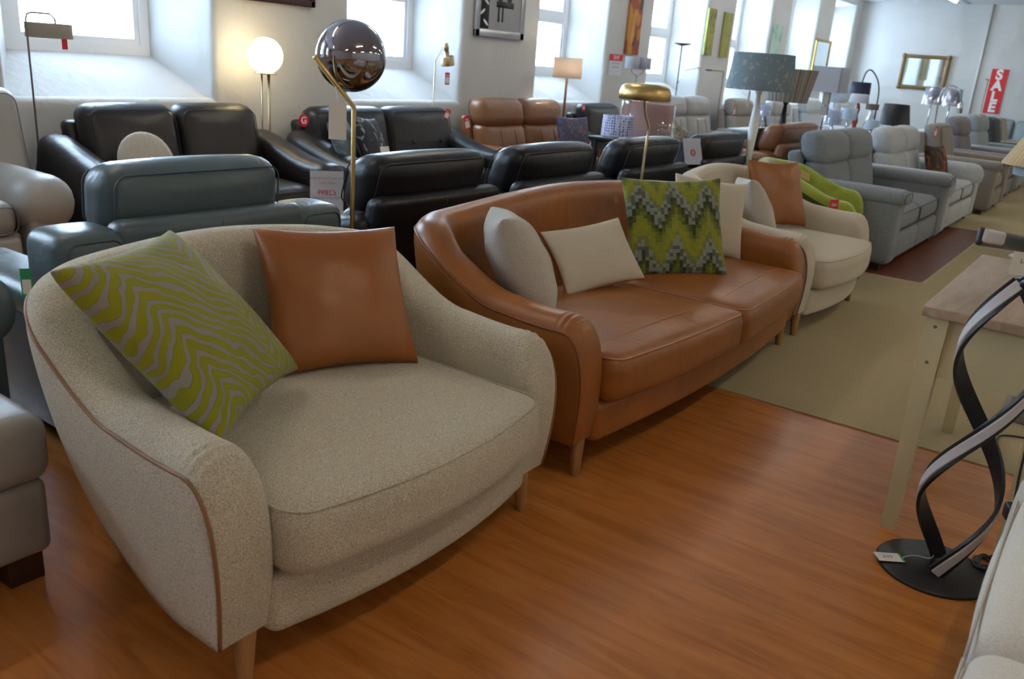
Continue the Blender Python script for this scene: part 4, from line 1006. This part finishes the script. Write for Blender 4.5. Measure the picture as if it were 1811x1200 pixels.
lamp_on('small table lamp with narrow brown shade and glass base', 1543, 3.4, 184, 194, 215, 11, 11, plain('brown_shade', (.07, .05, .045), .6), 'vase', M_glass)
lamp_on('table lamp with large black tapered shade in front of the pale sofa', 1583, 2.85, 184, 221, 226, 21, 28, M_blackshade)
lamp_on('film-wrapped white drum table lamp behind the white turned pole', 1352, 4.0, 185, 205, 215, 11, 12, M_ws2, film=True, z0=.80)
M_sshade = plain('silver_shade', (.45, .48, .52), .22, .9)
# arc lamps and the silver shades beyond
ar = at(1554, 190, Y=3.9)
t = empty('floor_lamp', (ar.x, 3.9, 0), 'black arc floor lamp with navy drum shade near the end wall', 'floor lamp')
pp = [at(u, v, Y=3.9) for u, v in ((1551, 184), (1554, 165), (1554, 150), (1550, 136), (1541, 124), (1532, 128), (1525, 145))]
MB().add(tube([(0, 0, .01)] + [(v.x - ar.x, 0, v.z) for v in smooth_path(pp, 5)], .012, 8)).build('arc_pole', M_blackm, t)
c = at(1521, 155, Y=3.9); MB().add(drum((c.x - ar.x, 0, at(1521, 167, Y=3.9).z), size(18.5, c), size(17.5, c), size(21, c))).build('lamp_shade', M_navy, t)
MB().add(ball((c.x - ar.x, 0, at(1521, 164, Y=3.9).z), .035, 14, 8)).build('bulb', MATS['bulb_glow'], t)
MB().add(disc_base(0, .18, .03)).build('base', M_blackm, t)
table('display_table', 'white display table holding silver lamps near the mirror', 14.3, 19.2, 2.7, 3.5, .72, MATS['pale_top'], M_white)
lamp_on('table lamp with crinkled silver film-wrapped shade below the gilt mirror', 1650, 3.0, 155, 184, 215, 13, 15, M_sshade, film=True)
lamp_on('silver drum table lamp right of the crinkled silver shade', 1683, 3.1, 158, 187, 215, 15, 17, M_sshade, film=True)
ar = at(1655, 215, Y=2.75)
t = empty('floor_lamp', (ar.x, 2.75, 0), 'chrome arc floor lamp curving beside the silver shades', 'floor lamp')
pp = [at(u, v, Y=2.75) for u, v in ((1652, 225), (1656, 200), (1661, 175), (1668, 160), (1680, 151), (1692, 154), (1699, 165), (1700, 182))]
MB().add(tube([(0, 0, .01)] + [(v.x - ar.x, 0, v.z) for v in smooth_path(pp, 5)], .014, 8)).build('arc_pole', M_chrome, t)
e_ = pp[-1]; MB().add(lathe([(.05, -.16), (.045, 0), (.02, .02), (.02, .06)], 20, (e_.x - ar.x, 0, e_.z - .02))).build('lamp_head', M_chrome, t)
MB().add(disc_base(0, .18, .03)).build('base', M_chrome, t)
sl = at(1743, 160, Y=2.2)
t = empty('floor_lamp', (sl.x, 2.2, 0), 'thin bronze T-headed floor lamp in front of the red wall sign', 'floor lamp')
MB().add(tube([(0, 0, .01), (0, 0, at(1755, 142, Y=2.2).z)], .008, 8)).build('pole', M_bronze, t)
zt = at(1755, 142, Y=2.2).z; MB().add(tube([(-.22, 0, zt), (.18, 0, zt)], .009, 8)).build('cross_bar', M_bronze, t); MB().add(disc_base(0, .12, .02)).build('base', M_bronze, t)
# glass lamp bases / crystal ornaments on the display table
for i, (u, dy) in enumerate(((1446, .1), (1486, .0), (1496, .15), (1507, .05), (1462, .2))):
    c = at(u, 224, Y=3.0 + dy); hgl = .14 + .03 * (i % 3)
    o = MB().add(lathe([(.03, 0), (.04, .01), (.05, hgl * .3), (.03, hgl * .6), (.012, hgl * .8), (.02, hgl)], 8)).build('glass_ornament', M_glass, smooth=False); o.location = (c.x, 3.0 + dy, .721)
    tag(o, 'faceted clear glass ornament on the pale display table, ' + ('leftmost of the five', 'third from the left of the five', 'fourth from the left of the five', 'rightmost of the five', 'second from the left of the five')[i], 'ornament', 'glass ornaments on the display table')
# raffia lamp at the right edge
c = at(1852, 320, Y=.62)
t = empty('floor_lamp', (c.x, .62, 0), 'lamp with fringed straw shade cut off by the right edge', 'floor lamp')
z0_ = at(1780, 343, Y=.62).z
M_straw = None
def straw():
    m, nt, b = new_mat('straw'); tc = N(nt, 'ShaderNodeTexCoord'); gr = N(nt, 'ShaderNodeTexGradient', gradient_type='RADIAL'); nt.links.new(tc.outputs['Object'], gr.inputs[0])
    cb = N(nt, 'ShaderNodeCombineXYZ'); mu = N(nt, 'ShaderNodeMath', operation='MULTIPLY', inp={1: 150}); nt.links.new(gr.outputs['Fac'], mu.inputs[0]); nt.links.new(mu.outputs[0], cb.inputs[0])
    no = N(nt, 'ShaderNodeTexNoise', inp={'Scale': 1, 'Detail': 3}); nt.links.new(cb.outputs[0], no.inputs['Vector'])
    cr = N(nt, 'ShaderNodeValToRGB'); cr.color_ramp.elements[0].position = .35; cr.color_ramp.elements[1].position = .6
    cr.color_ramp.elements[0].color = (.30, .14, .04, 1); cr.color_ramp.elements[1].color = (.66, .50, .28, 1)
    nt.links.new(no.outputs['Fac'], cr.inputs[0]); nt.links.new(cr.outputs[0], b.inputs['Base Color']); b.inputs['Roughness'].default_value = .8
    bp = N(nt, 'ShaderNodeBump', inp={'Strength': .8, 'Distance': .01}); nt.links.new(no.outputs['Fac'], bp.inputs['Height']); nt.links.new(bp.outputs[0], b.inputs['Normal']); return m
rr = size(78, c)
MB().add(lathe([(rr, 0), (rr * .98, .02), (rr * .45, .42), (rr * .44, .42), (rr * .95, .0), (rr, 0)], 64, (0, 0, z0_), False)).build('straw_shade', straw(), t)
MB().add(lathe([(rr * .72, -.09), (rr * .74, .05), (rr * .70, .05), (rr * .69, -.09)], 40, (0, 0, z0_), False)).build('inner_diffuser', M_ws2, t)
MB().add(tube([(0, 0, .01), (0, 0, z0_ + .3)], .012, 10)).build('pole', M_white, t); MB().add(disc_base(0, .15, .02)).build('base', M_white, t)

# ------------------------------------------------------------------ console table at the right, spiral lamp, plug and leads
M_putty = plain('putty_paint', (.52, .455, .27), .45)
M_ttop = wood('washed_oak_top', (.44, .32, .22), (.31, .215, .14), .35, (1.5, 9, 9), 2.4)
tx0, tx1, ty0, ty1, th_ = 2.885, 4.08, .0, .435, .80
t = empty('console_table', ((tx0 + tx1) / 2, (ty0 + ty1) / 2, 0), 'putty-painted console table with washed oak top at the right edge', 'table')
w, d = tx1 - tx0, ty1 - ty0
MB().add(rbox((0, 0, th_ - .016), (w, d, .032), .004, 2)).build('tabletop', M_ttop, t)
for sx in (-1, 1):
    m = MB(); m.add(box(sx * (w / 2 - .05) - .012, sx * (w / 2 - .05) + .012, -d / 2 + .08, d / 2 - .08, th_ - .23, th_ - .032)); m.build('end_apron', M_putty, t, smooth=False)
for sy in (-1, 1):
    m = MB(); m.add(box(-w / 2 + .08, w / 2 - .08, sy * (d / 2 - .045) - .012, sy * (d / 2 - .045) + .012, th_ - .13, th_ - .032)); m.build('side_apron', M_putty, t, smooth=False)
for sx in (-1, 1):
    for sy in (-1, 1):
        x, y = sx * (w / 2 - .055), sy * (d / 2 - .045); a, b_ = .036, .022
        V = [(x - b_ if sx > 0 else x - .028, y - sy * 0 - b_, 0), (x + b_, y - b_, 0), (x + b_, y + b_, 0), (x - b_ if sx > 0 else x - .028, y + b_, 0),
             (x - .032, y - a, th_ - .032), (x + .032, y - a, th_ - .032), (x + .032, y + .030, th_ - .032), (x - .032, y + .030, th_ - .032)]
        lg = MB().add((V, [(3, 2, 1, 0), (4, 5, 6, 7), (0, 1, 5, 4), (1, 2, 6, 5), (2, 3, 7, 6), (3, 0, 4, 7)])).build('leg', M_putty, t, smooth=False)
        if sx < 0:
            m = MB()
            for zz in (th_ - .065, th_ - .185): m.add(ball((x - .031, y, zz), .006, 10, 6, (.5, 1, 1)))
            m.build('dowel_cap', plain('dowel', (.16, .12, .09), .6), lg)
# price card on the table
c = at(1797, 487, Z=th_)
pc = empty('price_card', (c.x + .02, c.y - .02, th_ + .001), 'handwritten white price card standing on the console table', 'price card', .25)
m = MB(); m.add(rbox((0, 0, .075), (.11, .002, .15), .0009, 1)); m.build('card', M_card, pc, smooth=False, rot=(0, 0, -PI / 2 + .35))
crd = pc.children[0] if pc.children else None
cr_ = MB().add(box(-.02, .02, -.03, .03, 0, .003)).build('foot', M_card, pc, smooth=False)
import mathutils
for i, (s_, mt_) in enumerate((('Our Price', M_ink), ('£19', M_inkred), ('Long', M_ink))):
    text(s_, .024, mt_, crd, (0.0, -.0014, .115 - .03 * i), (PI / 2, 0, 0))
# spiral lamp
bx, by = 2.745, .212
t = empty('spiral_lamp', (bx, by, 0), 'black twisted ribbon LED floor lamp with round black base', 'floor lamp')
MB().add(lathe([(.0001, 0), (.166, 0), (.168, .006), (.162, .012), (.0001, .014)], 56, (0, 0, 0), False)).build('base', M_blackm, t)
# find the height where the strands cross in the photograph's proportions: loops about 0.29 m tall, 0.13 m wide each way
view = Vector((bx, by, 0)).normalized(); side = Vector((view.y, -view.x, 0))   # roughly square to the line of sight
LZ = .47; AMP = .105; OFF = side * .03
def strand(ph):
    pts = []; n = 150
    for i in range(n + 1):
        f = i / n * 2.0; z = .02 + f * LZ
        A = AMP * (1 if f > .5 else .75 + .5 * f)
        a = PI * f + ph
        pts.append((Vector((0, 0, z)) + OFF * min(1, .4 + f * .6) + side * (A * math.sin(a)) - view * (.055 * math.cos(a)), a))
    return pts
M_led = plain('led_diffuser', (.50, .49, .50), .35)
for ph in (0, PI):
    S_ = strand(ph); V = []; F = []; Vd = []; Fd = []
    wd, th2 = .024, .011
    for i, (p_, a) in enumerate(S_):
        q0 = S_[max(0, i - 1)][0]; q1 = S_[min(len(S_) - 1, i + 1)][0]; tn = (q1 - q0).normalized()
        rad = (side * math.sin(a) * 1.0 - view * math.cos(a) * 1.0); rad = (rad - tn * rad.dot(tn)).normalized(); bn = tn.cross(rad).normalized()
        # ribbon: broad face turned outwards
        for (u_, w_) in ((-wd, -th2 / 2), (wd, -th2 / 2), (wd, th2 / 2), (-wd, th2 / 2)): V.append(p_ + bn * u_ + rad * w_)
        for (u_, w_) in ((-wd * .62, th2 / 2 - .001), (wd * .62, th2 / 2 - .001), (wd * .5, th2 / 2 + .005), (-wd * .5, th2 / 2 + .005)): Vd.append(p_ + bn * u_ + rad * w_)
    n = len(S_)
    for i in range(n - 1):
        for k in range(4):
            f_ = (i * 4 + k, i * 4 + (k + 1) % 4, i * 4 + 4 + (k + 1) % 4, i * 4 + 4 + k); F.append(f_); Fd.append(f_)
    F += [(3, 2, 1, 0), tuple((n - 1) * 4 + k for k in range(4))]; Fd += [(3, 2, 1, 0), tuple((n - 1) * 4 + k for k in range(4))]
    rb = MB().add((V, F)).build('ribbon', M_blackm, t, smooth=False)
    MB().add((Vd, Fd)).build('led_strip', M_led, rb, smooth=False)
# curled ribbon end at the top of the lamp
e1 = at(1736, 418, Y=.30); e2 = at(1812, 432, Y=.235)
dirv = (e2 - e1).normalized(); ang = math.atan2(dirv.y, dirv.x); slope = math.asin(dirv.z)
rb = MB().add(rbox((.33, 0, 0), (.70, .022, .052), .0108, 6)).build('ribbon_end', M_blackm, t, loc=e1 - Vector((bx, by, 0)), rot=(0, -slope, ang))
MB().add(rbox((.10, -.008, .004), (.236, .020, .040), .0095, 5)).build('led_strip', M_led, rb)
end_ = e1 + dirv * .66 - Vector((bx, by, 0)); p0 = Vector((0, 0, .02 + 2.0 * LZ)) + OFF
for w_ in (-.05, .05):
    q0 = p0 - view * w_
    MB().add(tube(smooth_path([q0 - Vector((0, 0, .01)), q0 + side * .05 + Vector((0, 0, .03)), (q0 + end_) / 2 + side * .16 + Vector((0, 0, .03)), end_ + side * .06, end_ - dirv * .03], 8), .012, 8)).build('ribbon_bend', M_blackm, t)
# tag on the base
tg = at(1573, 983, Z=.02)
o = MB().add(rbox((0, 0, 0), (.085, .05, .0015), .0006, 1)).build('price_tag', M_card, smooth=False); o.location = (tg.x, tg.y, .017); o.rotation_euler = (.0, -.0, -.95)
tag(o, 'small white tag with green edge lying on the spiral lamp base', 'price tag')
MB().add(box(.036, .0425, -.025, .025, .0008, .0016)).build('green_edge', plain('tag_green', (.05, .35, .08), .5), o, smooth=False)
text('£99', .022, M_inkgrey, o, (-.005, 0, .0012), (0, 0, 0))
MB().add(tube(smooth_path([(.04, 0, 0), (.08, .01, .006), (.13, .0, .006), (.16, .03, .006)], 6), .0012, 5)).build('string', M_white, o)
# plug and leads
pl = at(1790, 905, Y=.045); 
t = empty('plug', (pl.x, pl.y, pl.z), 'black three-pin plug hanging by the console table leg', 'plug', .4)
MB().add(rbox((0, 0, 0), (.045, .04, .05), .01, 3)).build('plug_body', M_blackm, t)
for dx, dz in ((-.011, -.008), (.011, -.008), (0, .012)): MB().add(box(dx - .003, dx + .003, -.036, -.018, dz - .002, dz + .002)).build('pin', M_gold, t, smooth=False)
MB().add(tube(smooth_path([(0, 0, .02), (.02, .0, .10), (.06, .0, .30), (.10, .05, .53)], 8), .004, 8)).build('lead', M_blackm, t)
m = MB(); ctr = at(1742, 1000, Z=0)
pts = [(ctr.x + .05 * math.cos(i * .5) * (1 + .3 * math.sin(i * .13)), ctr.y + .03 * math.sin(i * .5) + .01 * math.sin(i * .21), .006 + .0035 * (i % 12) * .5) for i in range(60)]
m.add(tube(smooth_path(pts, 3), .0035, 6)); o = m.build('cable', M_blackm); tag(o, 'coil of black cable on the floor beside the spiral lamp base', 'cable')
q = [at(u, v, Z=.009) for u, v in ((1757, 800), (1752, 790), (1762, 780), (1768, 771), (1790, 771), (1830, 778))]
o = MB().add(tube(smooth_path([(v.x, v.y, .011) for v in q], 6), .004, 6)).build('cable', M_blackm); tag(o, 'thin black lead lying on the carpet under the console table', 'cable')
q = [at(u, v, Z=.005) for u, v in ((1775, 1052), (1750, 1052), (1733, 1060), (1728, 1075), (1740, 1090))]
o = MB().add(tube(smooth_path([(v.x, max(v.y, .02), .005) for v in q], 6), .004, 6)).build('cable', M_blackm); tag(o, 'loop of black lead emerging under the cream corner sofa', 'cable')
# mirrored box under the table
c = at(1800, 735, Z=0)
t = empty('mirrored_box', (c.x, c.y - .1, 0), 'small mirrored box with glass ornament on the carpet under the console', 'box')
MB().add(rbox((0, 0, .03), (.26, .34, .045), .004, 2)).build('tray', plain('grey_box', (.20, .19, .16), .5), t)
MB().add(rbox((0, 0, .10), (.2, .28, .09), .004, 2)).build('mirror_body', M_chrome, t)
MB().add(ball((0, -.02, .19), .05, 20, 12)).build('glass_ball', M_glass, t)

# ------------------------------------------------------------------ price cards on and between the sofas
sg = at(578, 345, Y=3.95); hw, hh2 = size(29, sg), size(43, sg)
tb = empty('side_table', (sg.x + .05, 4.0, 0), 'low glass-topped side table carrying the price sheet', 'table')
ztb = sg.z - hh2 - .003
MB().add(rbox((0, 0, ztb - .01), (.5, .45, .018), .004, 2)).build('tabletop', plain('frosted_top', (.55, .60, .66), .1), tb)
for sx in (-1, 1):
    for sy in (-1, 1): MB().add(tube([(sx * .21, sy * .18, 0), (sx * .21, sy * .18, ztb - .018)], .012, 10)).build('leg', M_chrome, tb)
st = empty('price_stand', (sg.x, 3.95, ztb), 'white price sheet in a clear stand, printing seen reversed through it', 'price sign', -.6)
MB().add(box(-hw, hw, -.001, .001, .01, 2 * hh2)).build('price_sheet', plain('paper_sheet', (.60, .60, .66), .6), st, smooth=False)
MB().add(box(-hw - .01, hw + .01, .002, .005, 0, 2 * hh2 + .006)).build('clear_stand', clear('acrylic', (.95, .96, 1), .1), st, smooth=False)
MB().add(box(-hw - .01, hw + .01, -.06, .06, -.0, .004)).build('stand_foot', MATS['acrylic'], st, smooth=False)
text('£2899', hh2 * .30, M_inkred, st, (0, -.0018, hh2 * 1.12), (PI / 2, 0, 0), mirror=True)
for i, (s_, sz) in enumerate((('Two Seat Power Recliner', .115), ('NOW ONLY', .10), ('', .1), ('', .1), ('Matching pieces available', .10), ('to order', .09))):
    if s_: text(s_, hh2 * sz * 1.15, M_inkgrey, st, (0, -.0018, hh2 * (1.72 - .20 * i)), (PI / 2, 0, 0), mirror=True)
def g_disc(loc, r, label, rz=0, tilt=0, card=False):
    o = MB().add(lathe([(.0001, 0), (r, 0), (r, .002), (.0001, .002)], 28, (0, 0, 0), False, Matrix.Rotation(PI / 2, 4, 'X'))).build('round_tag', M_redtag, smooth=False)
    o.location = loc; o.rotation_euler = (tilt, 0, rz); tag(o, label, 'price tag'); text('G', r * 1.5, M_white, o, (0, -.0028, 0), (PI / 2, 0, 0), bold=.002); return o
p = at(537, 213, Y=5.05); g_disc((p.x, p.y, p.z), size(11, p), 'round red tag with white G on the buttoned black sofa', -.1)
p = at(1032, 190, Y=5.05); g_disc((p.x, p.y, p.z), size(6, p), 'small round red tag on the black armchair headrest', -.1)
p = at(791, 202, Y=5.1); swing_tag(p, size(11, p), size(17, p), M_redtag, 'red sale tag on the corner of the buttoned black sofa', -.2, 0, 'Sale', M_white, band=M_white, ry=.4)
p = at(826, 217, Y=5.02); swing_tag(p, size(14, p), size(24, p), M_redtag, 'red and white sale tag on the outer arm of the rust sofa', -.1, 0, 'Sale', M_white, band=M_white, ry=-.3)
p = at(682, 272, Y=4.72); swing_tag(p, size(22, p), size(26, p), M_card, 'small white card leaning on the seat of the buttoned black sofa', 0, -.3)
p = at(1299, 195, Y=5.26); swing_tag(p, size(9, p), size(17, p), M_redtag, 'red swing tag on the taupe swivel recliner', 0, 0, 'Sale', M_white, band=M_white)
p = at(1475, 361, Y=1.5); p.y = 1.42; p = at(1475, 361, Y=1.42)
swing_tag(at(1475, 362, Y=1.665), size(20, at(1475, 362, Y=1.665)), size(19, at(1475, 362, Y=1.665)), M_redtag, 'red Sale tag on the near side of the green tub chair', -.5, 0, 'Sale', M_white)
p = at(1655, 233, Y=2.0); swing_tag(p, size(12, p), size(17, p), M_redtag, 'red and white tag hanging over the taupe recliner headrest', -.2, 0, 'Sale', M_white, band=M_white, ry=.3)
p = at(1088, 348, Y=2.12); o = swing_tag(p, size(11, p), size(22, p), plain('suede_tag', (.42, .19, .07), .8), 'small tan leather swatch stitched to the tan sofa back', 0, -.2, ry=-.25)
p = at(1424, 310, Y=2.0); o = swing_tag(p, size(22, p), size(17, p), plain('manila', (.45, .33, .13), .8), 'manila card tag lying on the rim of the green tub chair', -.6, -.6, ry=.35)
p = at(46, 505, Y=2.30); p = at(47, 500, Y=2.60); o = swing_tag(p, size(18, p), size(52, p), plain('green_card', (.02, .30, .14), .5), 'green-edged tag sticking out behind the near cream loveseat', -.5, band=M_card)
# tent cards with the round G mark
def tent(label, u, v, Y, w, h, m_, rz, gm, lean=.3):
    p = at(u, v, Y=Y); t = empty('price_card', p, label, 'price card', rz)
    for s in (-1, 1):
        o = MB().add(rbox((0, 0, h / 2), (w, .002, h), .0009, 1)).build('card_panel', m_, t, smooth=False, loc=(0, s * h * math.sin(lean), 0), rot=(-s * -lean, 0, 0) if s > 0 else (-lean, 0, 0))
        if s < 0:
            MB().add(tube([(w * .12 * math.cos(a), -.0022, h * .45 + w * .12 * math.sin(a)) for a in [2 * PI * i / 24 for i in range(24)]], w * .018, 6, True)).build('ring_mark', M_redtag, o)
            text('G', w * .2, gm, o, (0, -.0026, h * .45), (PI / 2, 0, 0))
    return t
tent('pale folded card with red G mark on the charcoal chair back', 1217, 289, 2.80, .20, .20, plain('pale_blue_card', (.42, .46, .56), .5), -.3, M_redtag)
tent('dark folded card with red ringed G mark between the two lamp poles', 1345, 285, 3.0, .30, .32, plain('dark_card', (.045, .035, .045), .5), -.5, M_white, .12)

# ------------------------------------------------------------------ pictures, mirrors, signs
def canvas(name, label, x0, x1, z0, z1, frame, fw, art, cat='picture', y=Y1 - .012):
    t = empty(name, ((x0 + x1) / 2, y, (z0 + z1) / 2), label, cat); w = (x1 - x0) / 2; h = (z1 - z0) / 2
    if fw:
        m = MB()
        m.add(rbox((0, -.012, h - fw / 2), (2 * w, .035, fw), .008, 2)); m.add(rbox((0, -.012, -h + fw / 2), (2 * w, .035, fw), .008, 2))
        m.add(rbox((-w + fw / 2, -.012, 0), (fw, .035, 2 * h), .008, 2)); m.add(rbox((w - fw / 2, -.012, 0), (fw, .035, 2 * h), .008, 2)); m.build('frame', frame, t)
    MB().add(box(-w + fw * .6, w - fw * .6, -.014 if fw else -.02, .008, -h + fw * .6, h - fw * .6)).build('artwork', art, t, smooth=False)
    return t
def art(name, cols, scale=(1, 1, 1), s=3, dist=1, const=False):
    m, nt, b = new_mat(name); tc = N(nt, 'ShaderNodeTexCoord'); mp = N(nt, 'ShaderNodeMapping'); mp.inputs['Scale'].default_value = scale
    nt.links.new(tc.outputs['Object'], mp.inputs[0]); no = N(nt, 'ShaderNodeTexNoise', inp={'Scale': s, 'Detail': 4, 'Distortion': dist}); nt.links.new(mp.outputs[0], no.inputs['Vector'])
    cr = N(nt, 'ShaderNodeValToRGB'); e = cr.color_ramp.elements
    if const: cr.color_ramp.interpolation = 'CONSTANT'
    e[0].position = .3; e[0].color = c4(cols[0]); e[1].position = .72; e[1].color = c4(cols[-1])
    for i, c_ in enumerate(cols[1:-1]): k = e.new(.3 + .42 * (i + 1) / (len(cols) - 1)); k.color = c4(c_)
    nt.links.new(no.outputs['Fac'], cr.inputs[0]); nt.links.new(cr.outputs[0], b.inputs['Base Color']); b.inputs['Roughness'].default_value = .5; return m
pic = canvas('picture', 'black and white still life with vases in a silver frame', 7.13, 7.98, 1.63, 2.55, M_silver, .075, plain('print_grey', (.30, .31, .32), .4))
pic_y = -.016
# vases and leafy panel in the still life
m = MB()
m.add(box(-.36, -.20, -.017, -.0155, -.38, .38)); 
for (cx_, cz_, rx_, rz_) in ((-.02, .02, .07, .13), (.14, .0, .06, .11)):
    V, F = ball((cx_, -.0165, cz_), 1, 20, 10, (rx_, .0015, rz_)); m.add((V, F))
m.add(box(-.08, .22, -.0175, -.0155, -.16, -.10)); m.add(box(-.05, -.02, -.0175, -.0155, -.30, -.16)); m.add(box(.02, .045, -.0175, -.0155, -.30, -.16))
m.build('painted_shapes', M_ink, pic)
m = MB()
for i in range(7):
    z_ = -.32 + .1 * i; V, F = ball((0, 0, 0), 1, 12, 8, (.05, .001, .014)); m.add((V, F), 0, Matrix.Translation((-.28 + .03 * (-1) ** i, -.0185, z_)) @ Matrix.Rotation(.6 * (-1) ** i, 4, 'Y'))
m.build('painted_leaves', M_card, pic)
canvas('picture', 'dark framed picture cut off by the top edge between the first windows', 4.30, 5.03, 1.715, 2.6, plain('maroon_frame', (.035, .008, .012), .4), .05, art('dark_art', [(.08, .02, .02), (.15, .05, .04)]))
canvas('picture', 'tall abstract canvas in orange, teal and black', 10.29, 10.64, 1.60, 2.75, None, 0, art('orange_abstract', [(.02, .05, .06), (.30, .06, .02), (.48, .20, .03), (.55, .32, .06), (.05, .16, .17)], (1.2, 1, .8), 3.4, .6, True))
canvas('picture', 'narrow olive green panel with dark branches, left one of the pair', 12.73, 13.02, 1.70, 2.37, None, 0, art('olive_leaf', [(.04, .045, .02), (.30, .29, .05), (.40, .38, .10)], (2, 1, 1), 5, 1.5))
canvas('picture', 'narrow plain olive green panel, right one of the pair', 13.34, 13.66, 1.70, 2.36, None, 0, art('olive_plain', [(.22, .22, .04), (.34, .33, .08)], (1, 1, 1), 3, 1))
canvas('picture', 'small pale teal canvas beyond the blue floral shade', 15.56, 15.99, 1.85, 2.34, None, 0, art('teal_wash', [(.12, .38, .28), (.42, .60, .52), (.55, .68, .62)], (1, 1, 1), 3, .5))
M_mirror = plain('mirror_glass', (.80, .84, .84), .02, 1)
canvas('mirror', 'gold-edged upright mirror on the window wall', 18.03, 18.99, 1.45, 2.25, plain('gold_leaf', (.50, .34, .10), .35, .9), .05, M_mirror, 'mirror')
ps = empty('poster', (10.10, Y1 - .01, 1.455), 'white sale poster with red heading beside the abstract canvas', 'poster')
MB().add(box(-.17, .17, -.004, 0, -.13, .13)).build('sheet', plain('poster_paper', (.62, .64, .70), .6), ps, smooth=False)
MB().add(box(-.17, .17, -.005, -.0035, .05, .13)).build('heading_band', M_red, ps, smooth=False)
text('SAVE', .07, M_white, ps, (0, -.006, .09), (PI / 2, 0, 0))
for i, s_ in enumerate(('ON SELECTED', 'FURNITURE')): text(s_, .034, M_inkgrey, ps, (0, -.005, .02 - .05 * i), (PI / 2, 0, 0))
# gilt mirror on the end wall (faces -X)
em = empty('mirror', (X1 - .012, 4.20, 1.79), 'ornate gilt-framed mirror on the end wall', 'mirror', -PI / 2)
M_gilt = plain('carved_gilt', (.20, .13, .055), .4, .6, bump=.8, bscale=60)
w, h, fw = .485, .355, .075; m = MB()
for (cx_, cz_, sx_, sz_) in ((0, h - fw / 2, 2 * w, fw), (0, -h + fw / 2, 2 * w, fw), (-w + fw / 2, 0, fw, 2 * h), (w - fw / 2, 0, fw, 2 * h)): m.add(rbox((cx_, -.02, cz_), (sx_, .05, sz_), .02, 3))
for sx in (-1, 1):
    for sz in (-1, 1): m.add(ball((sx * (w - .03), -.03, sz * (h - .03)), .05, 12, 8, (1, .6, 1)))
m.build('frame', M_gilt, em)
MB().add(box(-w + fw * .7, w - fw * .7, -.014, .008, -h + fw * .7, h - fw * .7)).build('mirror_glass', M_mirror, em, smooth=False)
ss_ = empty('sale_sign', (X1 - .008, 2.735, 1.51), 'red vertical SALE banner on the end wall', 'sign', -PI / 2)
MB().add(box(-.155, .155, -.006, 0, -.445, .445)).build('banner', M_red, ss_, smooth=False)
for i, ch in enumerate('SALE'): text(ch, .27, plain('sign_white', (.8, .8, .8), .5), ss_, (0, -.008, .325 - .217 * i), (PI / 2, 0, 0), bold=.012)
